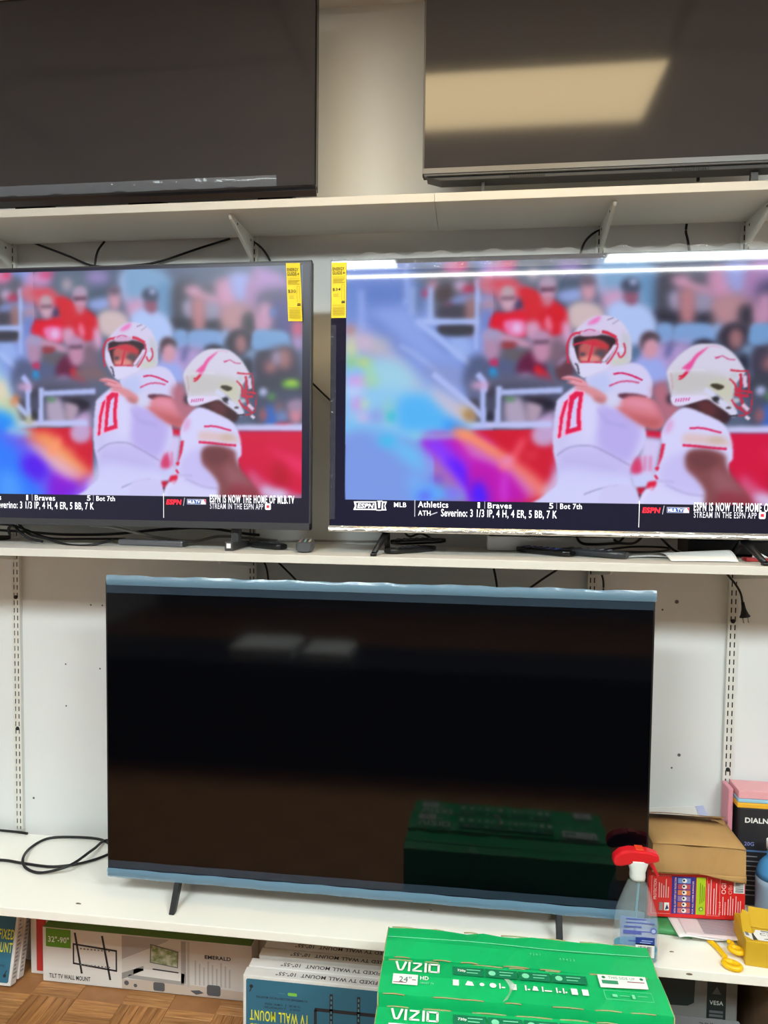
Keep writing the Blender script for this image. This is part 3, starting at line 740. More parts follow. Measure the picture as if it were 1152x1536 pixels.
    c.L([(750, 870), (860, 830), (1000, 805)], 8, (140, 136, 184), 1.0, .8); c.L([(1040, 830), (1030, 900)], 6, (160, 156, 200), 1, .7)
    c.S([(1140, 600), (1090, 680), (1110, 720), (1170, 700)], (210, 60, 110), 2.5)
    # shoulder and sleeve
    tq()
    c.S([(310, 620), (500, 510), (700, 470), (840, 490), (920, 570), (960, 690), (930, 820), (760, 790), (640, 770), (520, 860), (420, 760)], (206, 202, 240), 1.5)
    c.S([(320, 640), (500, 560), (560, 680), (520, 780), (400, 740)], (186, 196, 240), 4)
    c.L([(580, 580), (660, 570), (760, 595), (860, 640)], 15, (206, 20, 84), .7); c.L([(540, 695), (640, 655), (740, 648), (830, 665)], 13, (206, 50, 106), .8, .9)
    c.S([(620, 790), (660, 765), (800, 770), (900, 800), (860, 830), (700, 830)], (90, 44, 60), 1.5)
    # forearm across the chest
    c.S([(660, 830), (740, 790), (900, 800), (1010, 860), (1070, 960), (1070, 1060), (1000, 1110), (900, 1090), (760, 1010), (600, 900), (560, 860)], (212, 122, 136), 2)
    c.S([(620, 900), (760, 960), (960, 1000), (1060, 1010), (1000, 1105), (880, 1085), (740, 1000)], (180, 84, 88), 4, .8)
    c.S([(640, 850), (780, 820), (940, 860), (1000, 920), (800, 890)], (228, 150, 176), 4, .8)
    c.S([(480, 800), (560, 760), (650, 840), (640, 890), (560, 900), (470, 850)], (206, 206, 238), 3)
    c.S([(210, 700), (330, 690), (450, 740), (520, 800), (490, 850), (420, 840), (330, 770), (230, 740)], (214, 140, 150), 2)
    c.S([(400, 800), (500, 830), (480, 860), (400, 830)], (166, 96, 96), 3, .8)
    c.S([(80, 620), (160, 595), (280, 625), (340, 690), (280, 705), (140, 655), (180, 645)], (222, 150, 166), 1.2)
    c.L([(90, 622), (180, 628), (280, 655)], 8, (186, 80, 90), .8, .8); c.L([(130, 660), (220, 690), (330, 700)], 8, (196, 100, 110), .8, .7)
    # the number
    red = (222, 22, 76)
    for dxx, co, wd in ((0, (246, 170, 206), 14), (0, red, 0)):
        g = wd
        c.B([(110-g, 850), (150+g/2, 815), (100+g, 990), (72+g, 1190), (48-g, 1195), (70-g, 990)], co, .9)
        c.B([(160-g, 790-g/2), (220, 745-g), (292+g, 752-g/2), (262+g, 960), (272+g, 1115+g/2), (120-g, 1160+g), (140-g, 980)], co, .9)
    c.B([(205, 830), (250, 785), (225, 960), (230, 1085), (160, 1105), (178, 960)], (212, 200, 244), .9)
    # helmet of the thrower
    c.S([(170, 260), (200, 180), (290, 90), (380, 30), (500, 15), (620, 50), (700, 130), (745, 260), (740, 460), (620, 490), (500, 540), (380, 590), (270, 600), (220, 540), (180, 470), (150, 380)], (208, 200, 232), 1.2)
    c.S([(560, 440), (700, 400), (735, 460), (640, 490), (560, 490)], (198, 200, 190), 3)
    c.S([(660, 180), (740, 240), (735, 430), (680, 420)], (186, 190, 200), 3, .8)
    c.S([(330, 100), (380, 55), (460, 20), (430, 80), (360, 105)], (230, 110, 186), 2); c.L([(520, 60), (580, 40)], 8, (90, 84, 120), .8, .7); c.L([(570, 100), (630, 60)], 7, (110, 104, 140), .8, .6)
    c.S([(190, 250), (230, 215), (300, 205), (460, 200), (560, 215), (610, 245), (590, 330), (520, 440), (480, 475), (250, 465), (215, 380)], (46, 30, 40), 1.5)
    c.S([(260, 300), (340, 250), (460, 260), (530, 320), (500, 420), (440, 465), (270, 460), (250, 380)], (186, 92, 92), 2); c.S([(420, 330), (520, 320), (500, 430), (430, 450)], (96, 58, 64), 3, .8)
    c.S([(300, 270), (420, 250), (540, 310), (500, 340), (380, 300)], (196, 48, 60), 2); c.E(285, 390, 30, 22, (84, 66, 80), 1.5); c.E(455, 385, 55, 30, (80, 72, 84), 2)
    c.S([(280, 420), (420, 400), (450, 455), (270, 460)], (226, 150, 140), 2, .8)
    c.S([(250, 480), (320, 462), (480, 465), (540, 480), (520, 520), (420, 560), (320, 610), (280, 610), (240, 540)], (214, 210, 242), 1.2)
    for pl, wd in (([(270, 190), (200, 190), (150, 260), (135, 340), (150, 480)], 16), ([(195, 300), (300, 275), (420, 300)], 16), ([(400, 250), (375, 330), (340, 460)], 18),
                   ([(260, 465), (400, 465), (470, 470)], 12), ([(610, 240), (615, 330), (560, 430), (515, 485)], 14), ([(470, 170), (540, 190), (610, 230)], 26), ([(680, 280), (695, 360), (650, 420), (620, 370)], 14), ([(190, 215), (240, 180), (300, 170)], 10)):
        c.L(pl, wd, (204, 40, 70), .8)
    c.L([(480, 460), (560, 360), (600, 300)], 30, (218, 200, 232), .9); c.L([(180, 330), (200, 400), (235, 480)], 34, (212, 206, 238), .9)
    c.S([(265, 195), (300, 160), (440, 160), (460, 185), (420, 210), (290, 215)], (206, 170, 206), 1.2); c.L([(300, 170), (350, 150), (410, 165)], 8, (210, 50, 120), .8)
    c.E(660, 345, 18, 22, (206, 214, 240), .8); c.L([(210, 480), (235, 500), (250, 580)], 14, (40, 36, 50), .8, .8)
    # ------------------------------------------------ second player
    t6()
    c.S([(-40, 830), (60, 800), (180, 810), (225, 870), (236, 960), (-40, 960)], (204, 200, 244), 2)
    c.B([(210, 820), (280, 820), (240, 910), (230, 880)], (190, 16, 50), 1.5); c.B([(228, 870), (246, 870), (244, 930), (232, 930)], (44, 30, 44), 1)
    c.S([(330, 90), (420, 60), (470, 200), (540, 240), (470, 330), (420, 360), (330, 180)], (176, 106, 126), 4); c.S([(430, 160), (460, 150), (460, 220), (430, 200)], (40, 34, 48), 3)
    # neck and jersey
    c.S([(560, 220), (720, 180), (860, 260), (880, 330), (830, 360), (700, 320), (580, 270)], (60, 34, 40), 2)
    c.S([(640, 210), (740, 200), (790, 290), (700, 290)], (92, 46, 50), 3)
    c.S([(510, 260), (580, 245), (700, 290), (820, 350), (880, 430), (905, 600), (870, 660), (870, 800), (780, 980), (240, 980), (245, 880), (300, 800), (340, 700), (390, 560), (385, 430), (440, 330)], (210, 208, 248), 1.5)
    c.S([(400, 640), (560, 560), (640, 700), (700, 860), (560, 860), (380, 780)], (192, 182, 240), 5, .7)
    c.S([(560, 430), (700, 440), (860, 480), (890, 500), (860, 520), (560, 500), (540, 470)], (216, 190, 196), 3); c.E(790, 475, 70, 20, (196, 172, 150), 4)
    c.L([(590, 392), (680, 392), (760, 410), (820, 425)], 12, (214, 30, 90), .8); c.L([(540, 515), (640, 522), (760, 535), (860, 542)], 16, (218, 30, 84), .8)
    c.S([(430, 350), (470, 330), (460, 400), (410, 430)], (216, 160, 210), 3)
    c.B([(390, 505), (415, 505), (395, 600), (345, 710), (370, 620)], (218, 26, 64), 1.2); c.S([(340, 680), (370, 670), (360, 700)], (218, 26, 64), 1)
    c.B([(290, 780), (350, 770), (350, 800), (320, 840), (275, 825)], (218, 20, 56), 1.5); c.L([(340, 730), (360, 760)], 14, (214, 26, 64), 1)
    c.L([(240, 960), (260, 870), (330, 820)], 20, (220, 218, 250), 2)
    c.L([(420, 800), (560, 860), (700, 880)], 8, (150, 140, 196), 1.5, .7); c.L([(350, 770), (480, 780)], 6, (150, 140, 196), 1.5, .6)
    c.S([(560, 610), (600, 550), (720, 545), (840, 580), (860, 660), (900, 740), (1010, 880), (1020, 980), (720, 980), (700, 850), (640, 760), (570, 690)], (130, 72, 76), 3)
    c.S([(580, 580), (720, 560), (800, 620), (700, 700), (600, 660)], (104, 56, 60), 4, .8); c.S([(760, 700), (880, 740), (1000, 900), (880, 930), (780, 820)], (156, 96, 108), 5, .7)
    c.S([(820, 850), (1010, 880), (1030, 980), (780, 980)], (142, 40, 56), 5, .7)
    # second helmet
    c.tile(980, 500, 6.7)
    c.S([(140, 400), (170, 320), (280, 200), (420, 115), (560, 98), (700, 120), (820, 210), (900, 320), (925, 400), (840, 500), (800, 640), (840, 780), (850, 810), (800, 835), (750, 790), (640, 720), (550, 660), (430, 680), (300, 720), (210, 715), (185, 640), (165, 520)], (208, 204, 226), 1.3)
    c.S([(190, 380), (450, 380), (720, 420), (820, 520), (800, 640), (830, 740), (700, 640), (520, 580), (210, 600)], (192, 190, 190), 4, .9)
    c.S([(560, 490), (760, 470), (800, 600), (720, 690), (620, 600)], (198, 198, 176), 4, .8)
    c.S([(290, 350), (380, 270), (440, 200), (560, 130), (500, 190), (440, 250), (385, 350), (330, 420), (250, 460), (300, 410), (330, 360)], (226, 80, 156), 1.2)
    c.L([(260, 425), (300, 425), (345, 385)], 16, (196, 30, 50), .8); c.L([(260, 458), (300, 440), (340, 390)], 14, (206, 40, 60), .8)
    c.L([(560, 130), (620, 126), (680, 140)], 6, (216, 140, 190), .8, .8)
    c.L([(620, 235), (650, 240), (700, 225), (760, 255), (830, 262)], 10, (196, 80, 130), .8); c.L([(630, 250), (670, 230)], 10, (206, 60, 120), .7)
    c.S([(575, 520), (630, 500), (720, 530), (660, 565)], (62, 56, 40), 1); c.S([(590, 640), (630, 610), (700, 670), (650, 700)], (40, 38, 44), 1.2)
    c.L([(520, 560), (640, 640), (760, 760), (830, 800)], 44, (206, 208, 236), 1.2); c.E(635, 655, 34, 28, (44, 42, 48), 1.2)
    c.S([(190, 630), (400, 620), (560, 630), (440, 680), (300, 715), (210, 712)], (218, 212, 242), 1.2)
    for k in range(6): c.L([(225+26*k, 690-3*k), (238+26*k, 650-2*k)], 11, (206, 60, 140), .6, .8)
    c.L([(180, 390), (195, 500), (190, 600)], 12, (190, 150, 160), 1, .7); c.L([(150, 385), (300, 370), (520, 365)], 10, (226, 224, 240), 1.5, .8)
    c.E(760, 745, 26, 12, (70, 60, 60), 1)
    cage = (196, 40, 66)
    for pl, wd in (([(780, 365), (860, 375), (960, 375)], 16), ([(880, 400), (885, 500), (870, 600), (900, 700), (880, 760)], 22), ([(960, 390), (970, 480), (965, 600)], 14),
                   ([(830, 580), (900, 575), (1000, 590)], 20), ([(830, 615), (960, 625)], 26), ([(770, 450), (830, 520), (830, 620)], 16), ([(790, 660), (850, 740), (960, 800)], 18),
                   ([(1000, 600), (990, 720), (970, 800)], 10), ([(860, 825), (920, 815), (960, 790)], 14), ([(820, 560), (880, 540), (900, 470)], 14)):
        c.L(pl, wd, cage, .8)
    c.L([(920, 420), (930, 540)], 34, (216, 190, 216), .9); c.E(815, 425, 40, 34, (190, 196, 206), 1.5, .8); c.E(840, 670, 34, 24, (196, 200, 216), 1.2, .8)
    c.L([(900, 710), (960, 770)], 34, (220, 190, 216), .9); c.L([(930, 830), (970, 860)], 28, (220, 206, 226), .9); c.L([(770, 830), (850, 820)], 12, (30, 26, 34), .8)
    # ------------------------------------------------ frame around the picture and ticker bar
    c.tile(0, 0, 1); navy = (22, 21, 44)
    bl, br = rp(519, 748), None
    vb = 0.1155; vt = 0.985; ul = rp(519, 600)[0]; ur = lp(452.5, 600)[0]
    ys = np.arange(GH)/GH; xs = np.arange(GW)/GW
    fr = np.ones((GH, GW), bool); fr[(ys > vb) & (ys < vt)] = False
    fr[:, (xs < ul) | (xs > ur)] = True
    c.c[fr] = np.array(navy)/255
    div = rp(959, 770)[0]; i0 = int(div*GW)
    c.c[(ys < vb)[:, None] & (xs > div)[None, :]] = np.array((27, 24, 40))/255
    return np.clip(c.c, 0, 1)

def screen_object(img, parent, x0, z0, y, rough, spec):
    nv = (GW+1)*(GH+1)
    me = bpy.data.meshes.new('screen')
    X, Z = np.meshgrid(np.linspace(x0, x0+TW, GW+1), np.linspace(z0, z0+TH, GH+1))
    co = np.stack([X, np.full_like(X, y), Z], -1).reshape(-1, 3).astype(np.float32)
    idx = np.arange(nv).reshape(GH+1, GW+1)
    q = np.stack([idx[:-1, :-1], idx[:-1, 1:], idx[1:, 1:], idx[1:, :-1]], -1).reshape(-1, 4)
    me.vertices.add(nv); me.vertices.foreach_set('co', co.ravel())
    nf = len(q); me.loops.add(nf*4); me.polygons.add(nf)
    me.loops.foreach_set('vertex_index', q.ravel().astype(np.int32))
    me.polygons.foreach_set('loop_start', np.arange(0, nf*4, 4, dtype=np.int32))
    me.update(calc_edges=True)
    pad = np.pad(img, ((0, 1), (0, 1), (0, 0)), 'edge')
    pad = np.where(pad <= 0.04045, pad/12.92, ((pad+0.055)/1.055)**2.4)
    col = np.ones((nv, 4), np.float32); col[:, :3] = pad.reshape(-1, 3)
    at = me.color_attributes.new('picture', 'FLOAT_COLOR', 'POINT'); at.data.foreach_set('color', col.ravel())
    m = bpy.data.materials.new('lit_screen'); m.use_nodes = True; nt = m.node_tree; b = nt.nodes['Principled BSDF']
    a = nt.nodes.new('ShaderNodeVertexColor'); a.layer_name = 'picture'
    b.inputs['Base Color'].default_value = (0.008, 0.008, 0.012, 1); b.inputs['Roughness'].default_value = rough; b.inputs['Specular IOR Level'].default_value = spec
    nt.links.new(a.outputs[0], b.inputs['Emission Color']); b.inputs['Emission Strength'].default_value = 1.0
    return link_mesh('screen', me, m, parent)

# ================================================================== TELEVISIONS
M_TICK = mat('ticker_white', (232, 232, 240), 0.5, emit=0.95); M_TICKG = mat('ticker_grey', (150, 150, 165), 0.5, emit=0.9)
M_TICKR = mat('ticker_red', (226, 32, 52), 0.5, emit=0.9); M_TICKB = mat('ticker_blue', (40, 74, 140), 0.5, emit=0.9); M_TICKN = mat('ticker_navy', (24, 22, 44), 0.5, emit=0.9)
def ticker(scr, x0, z0, yy):
    class Fp(Face): pass
    f = Face(scr, (x0, yy, z0), (1, 0, 0), (0, 0, 1), 0.0006)
    def P(px, py):
        u, v = rp(px, py); return u*TW, v*TH
    def T(s, ax, ay, bx, by, m=M_TICK, bold=0.014, slant=0.0, l=1, sp=1.08):      # baseline-left pixel, cap-right pixel
        (u0, v0), (u1, v1) = P(ax, ay), P(bx, by)
        f.text(s, u0, v0, u1-u0, v1-v0, m, l, bold, slant, 'ticker_text', sp)
    def R(ax, ay, bx, by, m, l=1):
        (u0, v0), (u1, v1) = P(ax, ay), P(bx, by); f.rect(u0, v0, u1, v1, m, l, 'ticker_mark')
    T('MLB', 591, 760.5, 609.5, 753.8); T('Athletics', 627, 761, 672.5, 752.5); T('1', 716.5, 762, 720, 753.5, bold=0); T('Braves', 731.5, 762.5, 767.5, 754.3)
    T('5', 823.5, 763, 830, 754.5, bold=.01); T('Bot 7th', 840, 763.5, 873, 755.8)
    T('ATH', 627, 773.2, 646, 766); T('Severino: 3 1/3 IP, 4 H, 4 ER, 5 BB, 7 K', 661.5, 776.5, 835.5, 766)
    f.polys([bar2(P(645, 772.5), P(656, 768.5), 0.0028)], M_TICKG, 1, 'ticker_mark')
    R(621.5, 775, 623, 750, M_TICKG); R(726.5, 763, 727.5, 752, M_TICKG); R(834.5, 764, 835.5, 753.5, M_TICKG)
    R(957.6, 791, 959.6, 751.5, M_TICK)
    # channel badge: ribbon outline with block letters and a large U
    o = [P(*p) for p in ((530.5, 752), (566, 752), (566, 751), (573.5, 751), (573.5, 752), (580.5, 752.3), (578, 758.5), (579.6, 765.5), (572, 765.5), (571, 766), (565, 766), (564, 765), (530, 764.8), (532.5, 758.5))]
    f.poly(o, M_TICK, 1, 'ticker_mark')
    f.polys([[P(*p) for p in ((534, 754), (562, 754), (562, 763), (533.5, 763), (535, 758.5))], [P(*p) for p in ((574.6, 754.2), (578, 754.2), (576.6, 758.5), (577.5, 763.7), (574.6, 763.7))]], M_TICKN, 2, 'ticker_mark')
    T('ESPN', 536, 762, 561, 755.2, bold=.03, slant=.2, l=3)
    f.polys([[P(*p) for p in ((564, 752.2), (567, 752.2), (567.4, 762), (570.2, 762), (570.8, 752.2), (573, 752.2), (572.3, 764.6), (565, 764.6))]], M_TICKN, 2, 'ticker_mark')
    T('ESPN', 963, 769.5, 991, 761.2, M_TICKR, .05, .15)
    f.polys([bar2(P(993.6, 771.5), P(996.2, 758.5), 0.0018)], M_TICKG, 1, 'ticker_mark')
    R(1000, 769.2, 1034, 761, M_TICKG); R(1000.8, 768.4, 1024.5, 761.8, M_TICKB, 2); T('MLB.TV', 1002, 767.6, 1023.5, 762.8, bold=.02, l=3)
    f.polys([[P(*p) for p in ((1025, 768.6), (1027, 764), (1030, 762), (1032, 765.5), (1033, 768.6))]], M_TICK, 3, 'ticker_mark')
    R(1029.5, 768.4, 1033.4, 761.8, M_TICKR, 2)
    T('ESPN IS NOW THE HOME OF MLB.TV', 1040.5, 766.5, 1190.5, 755.5, bold=.022, sp=1.2); T('STREAM IN THE ESPN APP', 1040.5, 776.5, 1135, 768.8, mat('ticker_soft', (196, 196, 206), .5, emit=.9), .008, sp=1.16)
    (u0, v0), (u1, v1) = P(1138, 778.3), P(1148.5, 768)
    f.poly(rrect(u0, v0, u1, v1, (u1-u0)*.22), M_TICK, 1, 'ticker_mark'); f.rect(u0+(u1-u0)*.25, v0+(v1-v0)*.28, u1-(u1-u0)*.25, v1-(v1-v0)*.28, M_TICKR, 2, 'ticker_mark')

M_YEL = mat('label_yellow', (252, 226, 20), 0.5, var=0.05, scale=60); M_YELD = mat('label_yellow_band', (236, 200, 12), 0.5)
def energy_label(parent, org, U, V, wd, ht, price, curl=0.0):
    Uv, Vv = Vector(U), Vector(V); N = Uv.cross(Vv)
    rr = random.Random(len(price)+int(price[1:]))
    bm = sheet(lambda a, b: Vector(org) + Uv*(a*wd) + Vv*(b*ht) + N*(0.0004 + (0.004*curl*(a if True else 0)**3*(1+math.sin(b*9)))), 6, 14)
    lab = obj('energy_label', bm, M_YEL, parent); lab['label'] = 'yellow energy guide label'
    f = Face(lab, Vector(org)+N*(0.0012+0.0085*curl*0.35), U, V, 0.0004)
    f.text('ENERGY', wd*.07, ht*.855, wd*.80, ht*.058, M_INK, 1, .012, sp=1.12); f.text('GUIDE', wd*.07, ht*.782, wd*.64, ht*.058, M_INK, 1, .012, sp=1.12); f.text('+', wd*.76, ht*.79, wd*.16, ht*.042, M_INK, 1, .02)
    rows = [(wd*.12, ht*(.70-.022*k), wd*(.9-.08*(k % 3)), ht*(.706-.022*k)) for k in range(4)]
    rows += [(wd*.1, ht*(.19-.02*k), wd*(.92-.05*(k % 2)), ht*(.1945-.02*k)) for k in range(8)]
    rows += [(wd*.06, ht*.735, wd*.94, ht*.738), (wd*.06, ht*.225, wd*.94, ht*.229), (wd*.7, ht*.32, wd*.712, ht*.60), (wd*.88, ht*.32, wd*.892, ht*.60), (wd*.7, ht*.598, wd*.89, ht*.602),
             (wd*.15, ht*.43, wd*.5, ht*.434), (wd*.15, ht*.41, wd*.45, ht*.414), (wd*.15, ht*.39, wd*.5, ht*.394)]
    f.rects(rows, mat('label_ink', (110, 92, 20), .6), 1)
    f.text(price, wd*.08, ht*.48, wd*.54, ht*.062, M_INK, 1, .002, sp=1.1)
    f.rects([(wd*.68, ht*.265, wd*.92, ht*.283), (wd*.7, ht*.29, wd*.92, ht*.305)], M_INK, 1)

def tv_shell(t, x0, x1, z0, z1, y, depth=0.055, bz=0.006, mbez=M_BLACK, bump=True, bottom=0.012):
    bm = bmesh.new()
    for a in ((x0, x0+bz, z0, z1), (x1-bz, x1, z0, z1), (x0, x1, z1-bz, z1), (x0, x1, z0, z0+bottom)):
        box(bm, a[0], a[1], y-0.002, y+0.012, a[2], a[3], bev=0.0008, seg=1)
    obj('bezel', bm, mbez, t)
    obj('back_panel', bm_box(x0+0.001, x1-0.001, y+0.0125, y+0.028, z0+0.001, z1-0.001, bev=0.002), M_BLACK, t)
    h = z1-z0
    obj('rear_housing', bm_prism([(x0+0.12, z0+0.015), (x1-0.12, z0+0.015), (x1-0.14, z0+h*.55), (x0+0.14, z0+h*.55)], 'y', y+0.0285, y+depth, bev=0.008), M_BLACK, t)

# -- lit set with the $30 label
t = thing('television', 'television showing football, matte grey bezel, torn $30 yellow energy label on its corner', 'television', (TLX+TW/2, TY, SM_TOP), group='lit televisions on the middle shelf')
tv_shell(t, TLX-0.001, TLX+TW+0.001, TLZ-0.004, TLZ+TH+0.002, TY+0.001, bz=0.004, mbez=mat('bezel_grey', (62, 62, 66), .4), bottom=0.019)
IMG_L = paint(True); IMG_R = paint(False)
s = screen_object(IMG_L, t, TLX, TLZ, TY, 0.32, 0.35); ticker(s, TLX, TLZ, TY)
ux0, uz1 = pix_world(431, 395); ux1, uz0 = pix_world(456, 483)
energy_label(t, (ux0+0.004, TY-0.003, uz0+.002), (0.999, 0, -0.03), (-0.045, 0, 0.999), 0.040, uz1-uz0-.002, '$30', 0.5)
for fx in (-0.667, -1.458):
    ft = obj('foot', bm_prism([(1.905, SM_TOP+.0005), (2.10, SM_TOP+.0005), (2.10, SM_TOP+0.012), (2.0, SM_TOP+0.02), (1.905, SM_TOP+0.026)], 'x', fx-0.012, fx+0.012, bev=0.002), M_DGREY, t)
    obj('post', bm_box(fx-0.011, fx+0.011, 1.955, 1.985, SM_TOP+0.015, TLZ, bev=0.002), M_DGREY, ft)
    obj('sticker', bm_box(fx-0.006, fx+0.006, 1.9040, 1.9047, SM_TOP+0.008, SM_TOP+0.021), M_PAPER, ft)
# -- lit set with protective film and the $34 label
t = thing('television', 'television showing football with wrinkled film, chrome base strip and $34 yellow energy label', 'television', (TRX+TW/2, TY, SM_TOP), group='lit televisions on the middle shelf')
M_CHROME = mat('chrome_strip', (214, 213, 208), 0.22, metal=0.9, bump=0.5, bscale=26, stretch=(1, 4, 4))
tv_shell(t, TRX-0.001, TRX+TW+0.001, TRZ-0.004, TRZ+TH+0.002, TY+0.001, bz=0.003, mbez=M_BLACKG, bottom=0.014)
s = screen_object(IMG_R, t, TRX, TRZ, TY, 0.035, 0.5); ticker(s, TRX, TRZ, TY)
obj('chrome_base_strip', bm_prism([(TY-.0012, TRZ+.013), (TY-.0040, TRZ+.0122), (TY-.0075, TRZ+.0060), (TY-.0085, TRZ+.0010), (TY-.0070, TRZ-.003), (TY-.0012, TRZ-.003)], 'x', TRX-.003, TRX+TW+.003, bev=.0006), M_CHROME, t)
ux0, uz1 = pix_world(496, 394.5); ux1, uz0 = pix_world(518, 477)
energy_label(t, (TRX+0.001, TY-0.002, uz0), (1, 0, 0), (0, 0, 1), 0.040, uz1-uz0, '$34', 0.0)
M_FILM = mat('clear_film', (225, 232, 240), 0.05, alpha=0.16, bump=1.0, bscale=55, spec=0.9)
wv = lambda a, b, k: 0.0018*math.sin(a*47+b*5*k)+0.0014*math.sin(a*113+3*k)
fl = obj('film_edge', sheet(lambda a, b: (TRX+0.05+a*(TW-0.06), TY-0.0045+wv(a, b, 2)*0.8-(0.006*b if b > .6 else 0), TRZ+TH-0.028+b*0.04+wv(a, b, 1)*(1 if b > .9 else 0)*2), 150, 5), M_FILM, t)
fl['label'] = 'clear protective film with wrinkles'
fl = obj('film_edge', sheet(lambda a, b: (TRX-0.001+a*0.016, TY-0.0042+wv(b, a, 2)*0.8, TRZ+0.03+b*(TH-0.20)), 3, 90), mat('clear_film_side', (225, 232, 240), 0.05, alpha=0.05, bump=1.0, bscale=55, spec=0.9), t)
fl['label'] = 'clear protective film with wrinkles'
for fx, sg in ((-0.2375, -1), (0.6925, 1)):
    bm = bmesh.new()
    P0 = Vector((fx, 1.957, TRZ-0.006))
    for q in ((fx+0.022*sg, 1.868), (fx+0.008*sg, 2.06)):
        P1 = Vector((q[0], q[1], SM_TOP+0.006))
        tube(bm, [P0, P1], lambda k: 0.0105-0.003*k, sides=6, n=2)
        box(bm, q[0]-0.008, q[0]+0.008, q[1]-0.009, q[1]+0.009, SM_TOP+.0005, SM_TOP+0.008, bev=0.002)
    obj('foot', bm, M_BLACK, t)
# -- big black set on the bottom shelf
M_SCR = mat('dark_screen', (4, 5, 9), 0.07, spec=0.5)
BX0, BX1, BZ0, BZ1, BY = -1.007, 0.457, 0.518, 1.3556, 1.870
t = thing('television', 'large switched-off black television with blue film along its edges on the bottom shelf', 'television', ((BX0+BX1)/2, BY, SB_TOP))
tv_shell(t, BX0, BX1, BZ0, BZ1, BY, depth=0.06, bz=0.004, mbez=M_BLACK, bottom=0.012)
obj('screen', bm_box(BX0+0.0035, BX1-0.0035, BY-0.001, BY+0.0115, BZ0+0.011, BZ1-0.0035), M_SCR, t)
M_BFILM = mat('blue_film', (128, 168, 196), 0.14, alpha=0.62, bump=0.35, bscale=30, stretch=(1, 3, 3), spec=0.7); M_BFILM2 = mat('blue_film_thin', (120, 150, 180), 0.08, alpha=0.13, bump=0.3, bscale=50, spec=0.7)
def wav(a): return 0.0012*math.sin(a*31)+0.0009*math.sin(a*83+1)
f1 = obj('blue_film', sheet(lambda a, b: (BX0+0.004+a*(BX1-BX0-0.002), BY-0.004-0.004*math.sin(b*math.pi)+wav(a), BZ1-0.012+b*0.027+wav(a*1.3)*(1 if b > .9 else 0)), 120, 5), M_BFILM, t); f1['label'] = 'pale blue protective film strip'
f2 = obj('blue_film', sheet(lambda a, b: (BX0+0.002+a*(BX1-BX0-0.004), BY-0.0025+wav(a)*.5, BZ1-0.034+b*0.022), 120, 3), M_BFILM2, t); f2['label'] = 'thin clear lower edge of the film'
f3 = obj('blue_film', sheet(lambda a, b: (BX0+a*(BX1-BX0-0.006), BY-0.005-0.003*math.sin(b*math.pi)+wav(a*1.1), BZ0-0.002+b*0.026), 120, 5), M_BFILM, t); f3['label'] = 'pale blue protective film strip'
f4 = obj('blue_film', sheet(lambda a, b: (BX0+0.002+a*(BX1-BX0-0.006), BY-0.0025+wav(a)*.5, BZ0+0.024+b*0.022), 120, 3), M_BFILM2, t); f4['label'] = 'thin clear upper edge of the film'
for fx, sg in ((-0.802, -1), (0.238, 1)):
    bm = bmesh.new(); P0 = (fx, 1.888, BZ0+0.012)
    for q in ((fx+0.008*sg, 1.832), (fx+0.004*sg, 1.985)):
        prism(bm, [(P0[1]-0.016, P0[2]), (P0[1]+0.016, P0[2]), (q[1]+0.012, SB_TOP+.0005), (q[1]-0.006, SB_TOP+.0005)], 'x', fx-0.008, fx+0.008, bev=0.002)
    obj('foot', bm, M_BLACK, t)
# -- dark sets on the top shelf
M_SCR2 = mat('satin_screen', (56, 55, 58), 0.10, spec=0.8)
TY1 = 1.972; X1 = -0.4425; W1 = 0.967
t = thing('television', 'switched-off television with shiny plastic strip along its lower edge on the top shelf', 'television', (X1-W1/2, TY1, ST_TOP), group='switched-off televisions on the top shelf')
Z1 = 2.432
tv_shell(t, X1-W1, X1, Z1, Z1+0.565, TY1, depth=0.06, bz=0.005, mbez=M_BLACKG, bottom=0.012)
obj('screen', bm_box(X1-W1+.0045, X1-.0045, TY1-.001, TY1+.0115, Z1+.011, Z1+.5605), M_SCR2, t)
obj('chin', bm_prism([(TY1-.003, Z1+.000), (TY1-.0075, Z1+.007), (TY1-.0030, Z1+.0140), (TY1-.001, Z1+.014), (TY1+.012, Z1-.014), (TY1+.004, Z1-.014)], 'x', X1-W1+.002, X1, bev=0.001), mat('chin_gloss', (30, 30, 34), .15, spec=.7), t)
for q in (0.12, 0.5, W1-0.12):
    obj('foot', bm_box(X1-q-.05, X1-q+.05, TY1+.012, TY1+.10, ST_TOP+.0005, Z1+.004, bev=.003), M_BLACKG, t)
M_FILM2 = mat('clear_film_strip', (190, 206, 226), 0.07, alpha=0.22, bump=0.5, bscale=30, spec=0.9)
f5 = obj('film_strip', sheet(lambda a, b: (X1-W1+.004+a*(W1-.115), TY1-.0055+wav(a)*.6+.0045*(1-b)**2, Z1+.0145+b*.028), 100, 4), M_FILM2, t); f5['label'] = 'clear plastic strip with bright glints'
TY2 = 2.002; X2 = -0.154; W2 = 0.967; Z2 = 2.468
t = thing('television', 'switched-off television reflecting a warm ceiling light panel, on thin legs', 'television', (X2+W2/2, TY2, ST_TOP), group='switched-off televisions on the top shelf')
tv_shell(t, X2, X2+W2, Z2, Z2+0.565, TY2, depth=0.06, bz=0.005, mbez=mat('bezel_slate', (84, 84, 86), .35), bottom=0.006)
obj('screen', bm_box(X2+.0045, X2+W2-.0045, TY2-.001, TY2+.0115, Z2+.0055, Z2+.5605), M_SCR2, t)
obj('chin', bm_prism([(TY2-.004, Z2+.006), (TY2-.004, Z2+.020), (TY2-.0015, Z2+.020), (TY2-.0015, Z2+.006)], 'x', X2+.001, X2+W2-.001), mat('chin_silver', (120, 120, 120), .3, metal=.6), t)
